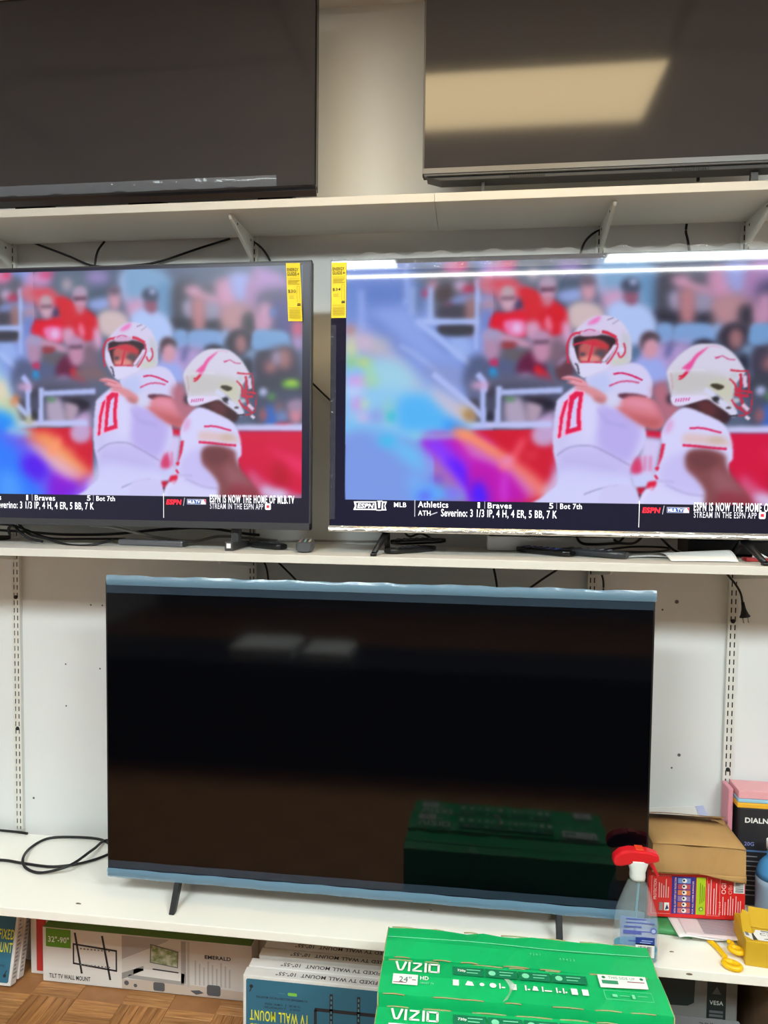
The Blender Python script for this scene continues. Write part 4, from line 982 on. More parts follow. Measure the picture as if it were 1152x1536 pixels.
ve = obj('underside', bm_prism([(X2+.01, Z2-.0005), (X2+W2-.01, Z2-.0005), (X2+W2-.06, Z2-.012), (X2+.05, Z2-.012)], 'y', TY2+.004, TY2+.05, bev=.002), M_DGREY, t)
bm = bmesh.new()
for k in range(16):
    for xc in (0.08, 0.50): box(bm, xc+k*.006, xc+k*.006+.003, TY2+.002, TY2+.0045, Z2-.009, Z2-.003)
obj('vent_slots', bm, M_BLACK, ve)
for fx, wd in ((0.010, .0045), (0.712, .009)):
    lg = obj('leg', bm_box(fx-wd, fx+wd, TY2+.02, TY2+.035, ST_TOP+.008, Z2, bev=.001), mat('leg_grey', (70, 70, 72), .4), t)
    obj('foot_pad', bm_box(fx-.012, fx+.012, TY2-.02, TY2+.09, ST_TOP+.0005, ST_TOP+.008, bev=.002), M_DGREY, lg)

# ================================================================== SMALL THINGS
def at_y(px, py, y):
    x, z = pix_world(px, py, y); return (x, y, z)
def at_z(px, py, z):
    d = ROT @ np.array([(px-576)/F_PX, (py-768)/F_PX, 1.0]); k = (z-CAM_Z)/d[2]; return (d[0]*k, d[1]*k, z)
def cable(pts, r, label, m=M_CABLE, name='cable', group=None):
    return solo(name, bm_tube(pts, r, sides=8, n=7), m, label, 'cable', group)
YC = 2.192
cable([at_y(p, q, YC) for p, q in ((40, 360), (60, 368), (100, 383), (142, 399), (200, 398), (240, 392), (300, 372), (345, 358))], .0036, 'long black cable sagging under the top shelf behind the $30-label television')
cable([at_y(p, q, 2.182) for p, q in ((157, 362), (148, 374), (144, 386), (142, 402), (141, 430))], .0034, 'short black cable dropping onto the sagging cable under the top shelf')
cable([at_y(p, q, YC) for p, q in ((372, 360), (384, 365), (396, 376), (406, 394), (412, 420))], .0034, 'black cable curving down beside the top shelf bracket above the $30 label')
cable([at_y(p, q, YC) for p, q in ((905, 343), (890, 350), (878, 362), (871, 380), (868, 410))], .0034, 'black cable arching from the bracket above the filmed television')
cable([at_y(p, q, YC) for p, q in ((1030, 336), (1029, 348), (1032, 362), (1036, 390))], .0036, 'short black cable hanging under the top shelf to the right of the bracket'.replace(' to the right of the bracket', ' behind the filmed television'))
cable([at_y(p, q, 2.06) for p, q in ((1050, 235), (1048, 255), (1047, 272))], .0042, 'black cable hanging from the television that reflects the ceiling light')
cable([at_y(p, q, YC) for p, q in ((455, 562), (472, 578), (496, 601), (520, 620))], .003, 'thin black cable crossing the wall gap between the two lit televisions')
cable([at_y(p, q, YC) for p, q in ((394, 838), (399, 850), (402, 866), (404, 900))], .0032, 'black cable dropping below the middle shelf beside the slotted upright')
cable([at_y(p, q, YC) for p, q in ((410, 836), (424, 850), (442, 868), (460, 890))], .0032, 'black cable slanting down below the grey remote')
cable([at_y(p, q, YC) for p, q in ((740, 850), (743, 864), (746, 884), (748, 910))], .0034, 'black cable hanging straight below the white router box')
cable([at_y(p, q, YC) for p, q in ((838, 853), (815, 868), (795, 882), (770, 900))], .0034, 'black cable slanting below the overlapping remotes')
cable([at_y(p, q, YC) for p, q in ((902, 860), (905, 872), (905, 890), (903, 920))], .003, 'black cable below the middle shelf beside the hidden upright')
# power cord with plug
t = thing('power_plug', 'black power cord with two-prong plug hanging below the middle shelf', 'power plug', at_y(1116, 935, 2.165))
obj('cord', bm_tube([at_y(p, q, 2.165) for p, q in ((1086, 855), (1093, 864), (1103, 876), (1111, 890), (1114, 906))], .0032), M_CABLE, t)
pa = Vector(at_y(1114, 903, 2.165)); pb = Vector(at_y(1117.5, 926, 2.165)); d_ = (pb-pa).normalized(); sd = Vector((d_.z, 0, -d_.x))*-1
rings = []
for k, wd, dp in ((0, .0045, .0045), (.3, .0055, .005), (.5, .007, .006), (.8, .0115, .008), (.92, .015, .009), (1, .015, .009)):
    c0 = pa.lerp(pb, k); rings.append([c0 + sd*(wd*math.cos(a)) + Vector((0, 1, 0))*(dp*math.sin(a)) for a in np.linspace(0, 2*math.pi, 13)[:-1]])
bm = bmesh.new(); loft(bm, rings); obj('plug', bm, M_CABLE, t)
for s_ in (-1, 1):
    c0 = pb + sd*(.0065*s_); c1 = c0 + d_*.016
    obj('prong', bm_prism([(c0.x-.0011, c0.z), (c0.x+.0011, c0.z), (c1.x+.0011, c1.z), (c1.x-.0011, c1.z)], 'y', 2.162, 2.168), mat('prong_steel', (214, 212, 200), .25, metal=1), t)
# cables on the bottom shelf
zc = SB_TOP+.0058
cable([at_z(-60, 1292, zc), at_z(0, 1290, zc), at_z(35, 1295, zc), at_z(75, 1300, zc+.004), at_z(110, 1297, zc+.006), at_z(140, 1290, zc), at_z(164, 1281, zc), at_z(185, 1272, zc), (-1.02, 2.06, zc)], .0042,
      'black cable running along the bottom shelf under the cable loop')
cable([(-1.02, 2.14, zc), at_z(164, 1260, zc), at_z(140, 1274, zc+.014), at_z(112, 1294, zc+.020), at_z(88, 1304, zc+.014), at_z(58, 1309, zc), at_z(38, 1301, zc), at_z(35, 1286, zc+.01), at_z(48, 1270, zc), at_z(75, 1257, zc), (-1.27, 2.178, zc), (-1.19, 2.172, zc), (-1.12, 2.13, zc), (-1.04, 2.10, zc)], .0042,
      'looped black cable lying on the bottom shelf beside the film-edged television')
cable([(-1.75, 2.18, zc), (-1.6, 2.183, zc), (-1.5, 2.181, zc), (-1.455, 2.176, zc)], .004, 'short end of black cable at the back of the bottom shelf below the slotted upright')

# ---- on the middle shelf
Z = SM_TOP
def remote(cx, cy, ang, ln, wd, ht, label, m=M_BLACK, btn=(70, 70, 76), z=Z+.0006, colors=None, tilt=0.0):
    t = thing('remote_control', label, 'remote control', (cx, cy, z), rot=(tilt, 0, math.radians(ang)), group='remote controls on the middle shelf')
    rings = []
    N = 20
    for k in range(9):
        s_ = -1+2*k/8; x = s_*ln/2
        e = (1-abs(s_)**6*.35)
        rings.append([(x, wd/2*e*np.sign(math.cos(a))*abs(math.cos(a))**.5, ht/2+ht/2*(.8 if abs(s_) > .9 else 1)*np.sign(math.sin(a))*abs(math.sin(a))**.6) for a in np.linspace(0, 2*math.pi, N+1)[:-1]])
    bm = bmesh.new(); loft(bm, rings); obj('body', bm, m, t)
    mb = mat('remote_button_%d_%d_%d' % btn, btn, .5)
    for i in range(6):
        for j in range(3):
            bm = bm_box(-ln*.36+i*ln*.12-.0035, -ln*.36+i*ln*.12+.0035, (j-1)*wd*.26-.003, (j-1)*wd*.26+.003, ht-.0006, ht+.0012, bev=.0006, seg=1)
            mm = mb
            if colors and i == 4: mm = mat('remote_key_%s' % colors[j][0], colors[j][1], .5)
            obj('button', bm, mm, t)
t = thing('streaming_stick', 'long silver-grey flat bar lying on the middle shelf under the $30-label television', 'media bar', (-0.93, 2.0, Z+.0006), rot=(0, 0, math.radians(-7)))
obj('body', bm_box(-.105, .105, -.018, .018, 0, .017, bev=.004), mat('silver_grey', (112, 112, 118), .35, metal=.5), t)
obj('end_cap', bm_box(.098, .1062, -.0165, .0165, .0015, .0155, bev=.003), M_DGREY, t)
bm = bmesh.new()
for k in range(3): box(bm, .05+k*.012, .056+k*.012, -.004, .004, .0165, .0178)
obj('button', bm, M_DGREY, t)
remote(-.585, 2.000, -32, .135, .040, .018, 'slim black remote lying against the grey television foot')
remote(-.468, 1.975, -80, .15, .050, .027, 'rounded dark grey remote with coloured keys lying alone on the middle shelf', mat('remote_grey', (78, 80, 84), .35), (150, 150, 150),
       colors=[('r', (200, 40, 40)), ('g', (60, 170, 90)), ('y', (220, 190, 60))])
remote(-.172, 1.985, 48, .17, .044, .016, 'black remote lying under another beside the V-shaped television foot')
remote(-.155, 2.045, 36, .17, .04, .016, 'black remote resting across another beside the V-shaped television foot', M_BLACKG, z=Z+.0185)
remote(.197, 2.015, -38, .17, .046, .018, 'black remote with glossy blue key half overlapped near the white router box', M_BLACKG, (80, 90, 170))
remote(.322, 1.985, -30, .18, .045, .020, 'black remote with silver rim lying in front of the tangled cables', mat('remote_rim', (44, 46, 52), .3), (120, 120, 130))
t = thing('white_box', 'flat white box with upside-down black letters behind the middle shelf remotes', 'box', (.215, 2.100, Z+.0006), rot=(0, 0, math.radians(1.0)))
obj('body', bm_box(-.175, .175, -.02, .02, 0, .042, bev=.003), mat('white_plastic', (246, 246, 246), .5), t)
obj('upper_carton', bm_box(-.17, .17, -.012, .02, .0425, .085, bev=.002), mat('grey_carton', (128, 126, 122), .6), t)
f = Face(t, (.0, -.0122, .0445), (-1, 0, 0), (0, 0, -1), -.0006)
for s_, u in (('A', .065), ('V', -.03), ('R', -.065), ('A', -.10), ('I', .12)):
    f.text(s_, u, -.03, .022 if s_ != 'I' else .006, .028, M_INK, 1, .04)
t = thing('set_top_box', 'flat black set-top box under the filmed television', 'set-top box', (.70, 2.13, Z+.0006))
obj('body', bm_box(.59, .82, 2.07, 2.182, Z+.004, Z+.046, bev=.004), mat('stb_black', (16, 16, 24), .35), t)
bm = bmesh.new()
for a in ((.60, 2.08), (.80, 2.08), (.60, 2.16), (.80, 2.16)): box(bm, a[0], a[0]+.012, a[1], a[1]+.012, Z+.0006, Z+.005)
obj('rubber_foot', bm, M_CABLE, t)
def leaf(fn, label, m=M_PAPER, name='paper_sheet', nu=16, nv=10, thick=.0006):
    bm = sheet(fn, nu, nv)
    r = bmesh.ops.extrude_face_region(bm, geom=bm.faces[:])
    bmesh.ops.translate(bm, verts=[v for v in r['geom'] if isinstance(v, bmesh.types.BMVert)], vec=(0, 0, thick))
    bmesh.ops.recalc_face_normals(bm, faces=bm.faces)
    return solo(name, bm, m, label, 'paper')
leaf(lambda a, b: (.40+.17*a+.05*b, 1.97+.1*b+.02*a, Z+.001+.012*max(0, b-.3)**2+.004*math.sin(a*4)), 'white paper sheet lying flat beside the tangled cables on the middle shelf')
leaf(lambda a, b: (.50+.17*a, 1.90+.13*b+.02*math.sin(a*2), Z+.0025+.02*math.sin(math.pi*b)*(.4+.6*a)+.006*b), 'white folded leaflet bulging at the front of the middle shelf')
t = thing('price_tag', 'small red and white card stand near the end of the middle shelf', 'tag', (.735, 1.965, Z+.0006))
obj('base', bm_box(.700, .765, 1.95, 1.985, Z+.0006, Z+.009, bev=.002), mat('tag_red', (170, 40, 44), .5), t)
obj('card', bm_prism([(.722, Z+.0095), (.762, Z+.0095), (.722, Z+.032)], 'y', 1.972, 1.974), M_PAPER, t)
# cables on the middle shelf
cable([(.28, 2.086, Z+.088), (.285, 2.078, Z+.06), (.30, 2.072, Z+.030), (.34, 2.068, Z+.026), (.40, 2.075, Z+.03), (.46, 2.12, Z+.03), (.50, 2.15, Z+.07)], .0038, 'thick black cable tangled in front of the white router box')
cable([(.405, 2.170, Z+.07), (.41, 2.15, Z+.05), (.43, 2.13, Z+.05), (.45, 2.16, Z+.065), (.42, 2.14, Z+.03), (.40, 2.115, Z+.036)], .0036, 'black cable knotted above the thick cable on the middle shelf')
cable([(.30, 2.07, Z+.004), (.38, 2.04, Z+.010), (.46, 2.02, Z+.012), (.53, 2.05, Z+.016), (.53, 2.09, Z+.020), (.44, 2.085, Z+.020), (.36, 2.08, Z+.008)], .003, 'thin black cable looped flat over the paper sheet')
cable([(.52, 2.175, Z+.07), (.525, 2.13, Z+.05), (.55, 2.06, Z+.015), (.585, 2.05, Z+.007)], .0034, 'black cable curling beside the set-top box')
cable([(-.22, 2.15, Z+.07), (-.19, 2.11, Z+.035), (-.15, 2.09, Z+.045), (-.11, 2.12, Z+.02)], .0034, 'black cable dropping behind the pair of crossed remotes')
cable([at_y(p, q, 2.17) for p, q in ((380, 812), (420, 812), (470, 811), (530, 812), (575, 812))], .0034, 'thin grey cable lying along the back of the middle shelf', mat('cable_grey', (150, 148, 142), .5))
cable([at_y(136, 789, 2.0), at_y(150, 789, 1.99), at_y(165, 790, 1.99), at_y(200, 798, 2.0), at_y(240, 807, 2.02), at_y(290, 812, 2.06), (-.78, 2.13, Z+.02), (-.70, 2.15, Z+.016), (-.6, 2.16, Z+.008)], .0044, 'thick grey cable curving down from the $30-label television', mat('cable_lgrey', (140, 140, 138), .5))
cable([(-1.6, 2.12, Z+.03), (-1.4, 2.10, Z+.024), (-1.25, 2.08, Z+.02), (-1.1, 2.09, Z+.024), (-.95, 2.10, Z+.04), (-.82, 2.12, Z+.046), (-.70, 2.14, Z+.03), (-.66, 2.165, Z+.024)], .0042, 'long black cable running along the middle shelf to the grey television foot')
cable([at_y(15, 803, 1.99), at_y(13, 793, 1.985), at_y(20, 788, 1.985), at_y(30, 798, 1.985), at_y(45, 808, 1.98), at_y(63, 812, 1.97)], .0042, 'black cable bent into a hook in the tangle on the middle shelf')
cable([at_y(28, 786, 2.0), at_y(35, 793, 2.0), at_y(45, 802, 2.0), at_y(70, 808, 1.99), at_y(85, 813, 1.98), at_y(110, 818, 1.95), at_y(140, 817, 1.95), at_y(170, 810, 1.99)], .0036, 'black cable drooping toward the front edge of the middle shelf')
cable([(-1.6, 2.05, Z+.05), (-1.42, 2.04, Z+.05), (-1.36, 2.03, Z+.04), (-1.28, 2.04, Z+.012), (-1.18, 2.06, Z+.010), (-1.05, 2.07, Z+.012)], .0034, 'black cable under the tangle on the middle shelf')

# ---- bottom shelf, right end
Z = SB_TOP
CARD = mat('cardboard', (186, 146, 92), .75, var=.10, scale=14, bump=.12, bscale=30); CARD_E = mat('cardboard_edge', (150, 114, 70), .85)
# spray bottle
bx, by = .422, 1.824
t = thing('spray_bottle', 'clear spray bottle with blue liquid and red trigger head', 'bottle', (bx, by, Z))
def ov(z, rx, ry, n=24, e=.8, dx=0): return [(bx+dx+rx*np.sign(math.cos(a))*abs(math.cos(a))**e, by+ry*np.sign(math.sin(a))*abs(math.sin(a))**e, Z+z) for a in np.linspace(0, 2*math.pi, n+1)[:-1]]
bm = bmesh.new(); loft(bm, [ov(.0006, .046, .030), ov(.006, .052, .035), ov(.05, .054, .036), ov(.10, .053, .035), ov(.125, .048, .032), ov(.150, .040, .028), ov(.175, .031, .024), ov(.195, .023, .020), ov(.203, .016, .016), ov(.214, .015, .015)])
CLEARP = mat('clear_plastic', (206, 222, 226), .05, alpha=.18, spec=.9)
bd = obj('body', bm, CLEARP, t)
bm = bmesh.new(); loft(bm, [ov(.003, .044, .028), ov(.008, .050, .033), ov(.032, .0515, .034), ov(.0325, .0515, .034)])
lq = obj('liquid', bm, mat('blue_liquid', (40, 170, 206), .1, alpha=.9), t); lq['label'] = 'bright blue liquid'
obj('dip_tube', bm_tube([(bx+.004, by, Z+.21), (bx, by, Z+.12), (bx-.006, by+.004, Z+.012)], .0028), mat('tube_blue', (120, 180, 196), .3, alpha=.7), bd)
bm = sheet(lambda a, b: (bx+.0545*math.sin(-.95+1.9*a), by-.0370*math.cos((-.95+1.9*a)*.8)-.0008, Z+.052+b*(.072+.01*a*(1-a))), 14, 3)
lb = obj('bottle_label', bm, mat('bottle_label_blue', (150, 178, 222), .3, alpha=.55), t)
f = Face(lb, (bx-.045, by-.0385, Z+.047), (1, 0, 0), (0, 0, 1), .0005)
f.rects([(.008, .055, .05, .059), (.012, .066, .08, .069), (.05, .045, .085, .048), (.006, .038, .05, .048), (.012, .075, .06, .078), (.05, .03, .082, .033), (.02, .02, .06, .023)], mat('label_indigo', (92, 106, 184), .4), 1)
f.polys([circ(.078, .050, .008, 12)], mat('label_indigo2', (92, 106, 184), .4), 2); f.polys([circ(.078, .050, .005, 12)], mat('label_pale', (176, 196, 230), .4), 3)
f = Face(t, (bx-.009, by-.0405, Z+.030), (1, 0, 0), (0, 0, 1), .0004)
f.rect(0, 0, .045, .034, M_PAPER, 1, 'barcode_label'); f.rect(0, .031, .045, .050, mat('label_navy', (36, 66, 150), .5), 1, 'barcode_label')
rr = random.Random(3); f.rects([(.006+k*.0022, .005, .006+k*.0022+rr.choice((.0007, .0013)), .028) for k in range(15)], M_INK, 2, 'barcode')
f.rects([(.01, .036, .036, .038), (.014, .041, .04, .0432)], mat('label_sky', (170, 190, 230), .5), 2)
bm = bmesh.new(); loft(bm, [ov(.206, .018, .018), ov(.212, .019, .019), ov(.226, .0185, .018), ov(.240, .023, .017), ov(.252, .030, .016, dx=-.002), ov(.256, .030, .016, dx=-.002)])
hd = obj('trigger_collar', bm, mat('white_pp', (226, 226, 224), .35), t)
RED = mat('trigger_red', (216, 28, 40), .3)
bm = bm_prism([(bx-.062, Z+.247), (bx-.060, Z+.262), (bx-.045, Z+.276), (bx-.022, Z+.283), (bx+.022, Z+.282), (bx+.048, Z+.275), (bx+.050, Z+.258), (bx+.030, Z+.252), (bx-.02, Z+.246), (bx-.040, Z+.240), (bx-.055, Z+.239)], 'y', by-.015, by+.015, bev=.005)
obj('trigger_head', bm, RED, t)
obj('trigger', bm_tube([(bx+.026, by, Z+.252), (bx+.036, by, Z+.240), (bx+.044, by, Z+.225), (bx+.048, by, Z+.214)], lambda k: .006-.003*k), RED, t)
obj('nozzle', bm_box(bx-.008, bx+.012, by-.012, by+.012, Z+.2825, Z+.2855, bev=.001), mat('nozzle_orange', (230, 70, 40), .4), t)
# papers and scissors
leaf(lambda a, b: (.545+.19*a-.01*b, 1.905+.20*b+.01*a-.02*(1-b)*(1-a), Z+.0145+.012*math.exp(-((a-.1)/.25)**2)*(1-b)**2), 'printed white paper curling from under the red carton', M_PAPER)
pp = leaf(lambda a, b: (.565+.175*a, 1.895+.17*b+.012*a, Z+.0162+.012*(1-a)**2*(1-b)**2), 'pinkish printed page on top of the curled paper under the red carton', mat('pink_paper', (226, 212, 218), .7))
f = Face(pp, (.59, 1.905, Z+.022), (1, 0, 0), (0, 1, 0), .0005)
bm = bmesh.new()
for k in range(12):
    u0 = .055; x0_, x1_ = .615, .71; yy = 1.915+k*.0055
    z0_, z1_ = Z+.0205, Z+.0168
    bm.faces.new([bm.verts.new(p) for p in ((x0_, yy, z0_+.002), (x1_, yy+.006, z1_+.002), (x1_, yy+.0085, z1_+.002), (x0_, yy+.0025, z0_+.002))])
o = obj('print_lines', bm, mat('print_mauve', (150, 140, 156), .7), None); o.data.transform(Matrix.Translation(-pp.location)); o.parent = pp
leaf(lambda a, b: (.497+.09*a, 1.93+.12*b-.01*a, Z+.0008+.003*math.sin(a*3)), 'green plastic folder corner under the curled paper', mat('folder_green', (70, 150, 90), .35), 'plastic_folder', 8, 6, .0125)
t = thing('scissors', 'scissors with bright yellow handles under the printed paper', 'scissors', (.65, 1.86, Z+.001))
YEL = mat('handle_yellow', (246, 196, 20), .35)
def ring_tube(c, rx, ry, ang, r, zz):
    a0 = math.radians(ang); pts = []
    for k in range(15):
        a = 2*math.pi*k/14; x, y = rx*math.cos(a), ry*math.sin(a)
        pts.append((c[0]+x*math.cos(a0)-y*math.sin(a0), c[1]+x*math.sin(a0)+y*math.cos(a0), zz))
    return bm_tube(pts, r, sides=8, n=2)
c1, c2 = at_z(1098, 1449, Z+.006)[:2], at_z(1104, 1431, Z+.010)[:2]
k1, k2 = at_z(1076, 1420, Z+.010)[:2], at_z(1098, 1420, Z+.012)[:2]
h1 = obj('handle', ring_tube(c1, .0125, .019, 62, .0068, Z+.0082), YEL, t)
h2 = obj('handle', ring_tube(c2, .0105, .015, 60, .0062, Z+.0205), YEL, t)
def midp(c, k, f_): return (c[0]+(k[0]-c[0])*f_, c[1]+(k[1]-c[1])*f_)
a1, a2 = midp(c1, k1, .45), midp(c2, k2, .8)
obj('shank', bm_tube([(a1[0], a1[1], Z+.0076), (k1[0], k1[1], Z+.0076), (k1[0]-.012, k1[1]+.03, Z+.0076)], .0066, sides=8), YEL, h1)
obj('shank', bm_tube([(a2[0], a2[1], Z+.020), (k2[0], k2[1]+.004, Z+.0185), (k2[0]-.006, k2[1]+.012, Z+.018)], .0062, sides=8), YEL, h2)
obj('blade', bm_prism([(k1[0]-.024, k1[1]+.05), (k1[0]-.008, k1[1]+.05), (k1[0]-.06, k1[1]+.14)], 'z', Z+.001, Z+.003), mat('steel', (180, 180, 184), .25, metal=1), t)
# red carton
t = thing('red_carton', 'red printed carton lying on papers under the brown cardboard box', 'carton', (.609, 2.035, Z+.0225), rot=(0, 0, math.radians(3.5)))
REDC = mat('carton_red', (222, 38, 36), .45, var=.05, scale=10)
obj('body', bm_box(-.128, .128, -.058, .058, 0, .132, bev=.003), REDC, t)
f = Face(t, (-.128, -.058, 0), (1, 0, 0), (0, 0, 1), .0006)
WI = mat('print_pinkwhite', (240, 196, 190), .5)
f.rect(.062, .012, .125, .115, mat('print_indigo', (52, 44, 140), .5), 1)
f.rect(.127, .012, .151, .115, mat('print_lime', (176, 206, 34), .5), 1)
cols = ((206, 110, 110), (196, 90, 60), (150, 120, 170), (220, 120, 60), (190, 80, 90), (120, 150, 200))
for i in range(6):
    f.rect(.078, .0145+i*.0165, .111, .0285+i*.0165, mat('thumb%d' % i, cols[i], .5), 2, 'print_picture')
    f.polys([circ(.095, .022+i*.0165, .0065, 10)], M_PAPER, 3, 'print_picture'); f.polys([circ(.093, .023+i*.0165, .003, 8)], M_INK, 4, 'print_picture')
lines = []; rr = random.Random(9)
for u in (.028, .034, .040, .046, .052): lines.append((u, .055, u+.0022, .055+rr.uniform(.03, .055)))
for u in (.158, .164, .172, .178): lines.append((u, .014, u+.0022, .014+rr.uniform(.07, .1)))
for u in (.196, .202, .210, .216, .222, .230, .236, .242): lines.append((u, .014, u+.0022, .014+rr.uniform(.035, .06)))
lines += [(.0085, .0105, .060, .0112), (.0085, .1155, .060, .1162), (.0085, .0105, .0092, .1162), (.1545, .0105, .1552, .1162), (.188, .0105, .1887, .1162), (.1545, .0105, .188, .0112)]
f.rects(lines, WI, 1, 'small_print')
def vtext(s_, u, v, ln, ht, m):   # reads upwards
    lettering(s_, t, f.pt(u, v, 2), f.V, -f.U, ln, ht, m, .02)
vtext('PROTECTION', .022, .05, .056, .008, WI); vtext('WITH ALL DAY EVERY DAY PROTECTION', .074, .014, .098, .005, WI); vtext('FOR ALL HOME SURFACES', .120, .014, .09, .004, WI)
vtext('OGI', .204, .072, .03, .012, WI); vtext('OBs', .220, .072, .026, .010, mat('print_rose', (236, 140, 134), .5)); vtext('Spread', .192, .014, .036, .006, WI)
f.rect(.030, .020, .040, .042, mat('print_grey', (150, 140, 140), .5), 2); f.rect(.043, .020, .056, .042, M_PAPER, 2); f.polys([[(.045, .022), (.055, .026), (.050, .038)]], mat('print_navy', (30, 40, 90), .5), 3)
f.polys([circ(.140, .028, .006, 12)], mat('print_leaf', (60, 120, 60), .5), 2); f.polys([circ(.140, .028, .004, 12)], mat('print_lime2', (190, 214, 90), .5), 3)
f.rects([(.136, .042, .138, .10), (.141, .045, .143, .095), (.146, .05, .148, .09)], mat('print_olive', (110, 140, 30), .5), 2)
f.rect(.224, .076, .252, .118, M_PAPER, 2, 'barcode_label'); rr = random.Random(5)
f.rects([(.228, .079+k*.0026, .249, .079+k*.0026+rr.choice((.0008, .0015))) for k in range(14)], M_INK, 3, 'barcode')
# brown cardboard box
t = thing('cardboard_box', 'battered brown cardboard box resting on the red carton', 'cardboard box', (.606, 2.035, Z+.156), rot=(0, 0, math.radians(2.5)))
bm = bmesh.new()
# lower front edge droops towards one end, upper rear flap stands open
xs = np.linspace(-.120, .120, 9); lo = [.0, .0, .0, .002, .003, -.002, -.012, -.020, -.022]; 
for nm, fn in (('front', None),):
    F0 = [bm.verts.new((x, -.0800-.003*math.sin(i), z)) for i, (x, z) in enumerate(zip(xs, [.0 if l > -.1 else l for l in lo]))]
    F1 = [bm.verts.new((x, -.078, .078+.003*math.sin(i*1.3)-.006*i/8)) for i, x in enumerate(xs)]
    F2 = [bm.verts.new((x*.98, .085, .086-.004*i/8)) for i, x in enumerate(xs)]
    F3 = [bm.verts.new((x*.98, .085, .0)) for x in xs]
    R = [F0, F1, F2, F3]
    for a in range(4):
        A, B = R[a], R[(a+1) % 4]
        for i in range(8): bm.faces.new((A[i], A[i+1], B[i+1], B[i]))
    bm.faces.new([r[0] for r in R]); bm.faces.new([r[8] for r in R][::-1])
bmesh.ops.recalc_face_normals(bm, faces=bm.faces)
obj('body', bm, CARD, t)
def flap(fn, nm='flap', m=CARD):
    bm = sheet(fn, 14, 3)
    r = bmesh.ops.extrude_face_region(bm, geom=bm.faces[:]); bmesh.ops.translate(bm, verts=[v for v in r['geom'] if isinstance(v, bmesh.types.BMVert)], vec=(0, .002, .0012))
    bmesh.ops.recalc_face_normals(bm, faces=bm.faces); return obj(nm, bm, m, t)
flap(lambda a, b: (-.120+.24*a, -.085-.002*math.sin(a*9), .004-b*(.0+.026*max(0, a-.55)**.7*1.3)), 'front_flap')
flap(lambda a, b: (-.123+.240*a, .082-.028*b+.004*math.sin(a*5), .088+.012*b-.002*a), 'rear_flap', CARD_E)
flap(lambda a, b: (-.121+.24*a, -.0815+.16*b, .0805+.0045*b+.002*math.sin(a*3)-.006*a), 'top_flap')
# white board behind
x0_, x1_ = at_y(974, 1212, 2.185)[0], at_y(1062, 1210, 2.185)[0]
t = thing('sign_board', 'white board with pale blue corner leaning on the wall behind the cardboard box', 'board', ((x0_+x1_)/2, 2.17, Z))
obj('board', bm_prism([(.44, Z+.0006), (x1_+.02, Z+.0006), (at_y(1060, 1240, 2.185)[0], at_y(1060, 1240, 2.185)[2]), (at_y(1055, 1208, 2.185)[0], at_y(1055, 1208, 2.185)[2]), (.44, at_y(974, 1216, 2.185)[2])], 'y', 2.178, 2.184), M_PAPER, t)
p1, p2 = at_y(1043, 1209, 2.177), at_y(1055, 1208, 2.177)
obj('blue_corner', bm_prism([(p1[0], p1[2]), (p2[0], p2[2]), (p2[0]+.02, p2[2]-.045), (p1[0]+.018, p1[2]-.045)], 'y', 2.1765, 2.1778), mat('pale_blue', (196, 206, 240), .6), t)
# boxed device with pastel folders on top
xL = at_y(1106, 1300, 2.10)[0]; zT = at_y(1120, 1212, 2.10)[2]
t = thing('device_box', 'black device box with white DIALN lettering standing against the wall', 'box', (xL+.13, 2.14, Z))
obj('body', bm_box(xL, xL+.26, 2.10, 2.182, Z+.0006, zT, bev=.003), mat('box_charcoal', (38, 39, 44), .5), t)
f = Face(t, (xL, 2.10, Z), (1, 0, 0), (0, 0, 1), .0006); hT = zT-Z
f.text('DIALN', .016, hT-.042, .062, .015, M_PAPER, 1, .03); f.text('20G', .016, hT-.108, .026, .011, mat('print_periwinkle', (140, 150, 210), .5), 1, .012)
f.rect(.0, hT-.125, .26, hT-.120, mat('print_steelblue', (86, 120, 170), .5), 1)
f.rects([(.022, hT-.14-.014*k, .022+.03+.012*((k*7) % 3), hT-.137-.014*k) for k in range(9)], mat('print_greyline', (150, 150, 156), .5), 1, 'small_print')
zz = zT
for k, (nm, colr, hh, lb) in enumerate((('folder', (240, 180, 50), .014, 'orange folder at the bottom of the pastel stack on the black device box'), ('folder', (150, 200, 226), .010, 'pale blue folder in the pastel stack on the black device box'),
                                  ('folder', (236, 170, 176), .024, 'pink folder topping the pastel stack on the black device box'))):
    solo('folder', bm_box(xL-.006+.002*k, xL+.25, 2.098+.003*k, 2.180, zz+.0004, zz+hh, bev=.002), mat('folder_%d' % k, colr, .5), lb, 'folder', 'pastel folders on the device box'); zz += hh
obj_p = solo('folder', bm_box(xL-.022, xL-.008, 2.125, 2.184, Z+.0006, zz-.006, bev=.003), mat('folder_pink2', (226, 150, 166), .5), 'pink folder standing upright beside the black device box', 'folder')
# blue bottle
bx2, by2 = at_z(1168, 1392, Z)[0]-.005, 2.045
def cr(z, r): return [(bx2+r*math.cos(a), by2+r*math.sin(a), Z+z) for a in np.linspace(0, 2*math.pi, 25)[:-1]]
t = thing('blue_bottle', 'translucent blue bottle behind the yellow carton', 'bottle', (bx2, by2, Z))
bm = bmesh.new(); loft(bm, [cr(.0006, .036), cr(.006, .041), cr(.10, .041), cr(.118, .0412)]); obj('body', bm, mat('bottle_lower', (150, 176, 200), .15, alpha=.85), t)
bm = bmesh.new(); loft(bm, [cr(.1185, .0412), cr(.135, .039), cr(.155, .032), cr(.168, .022), cr(.176, .015), cr(.20, .014)]); obj('shoulder', bm, mat('bottle_upper', (70, 140, 196), .2), t)
bm = bmesh.new(); loft(bm, [cr(.1975, .017), cr(.22, .017)]); obj('cap', bm, mat('cap_white', (226, 226, 226), .4), t)
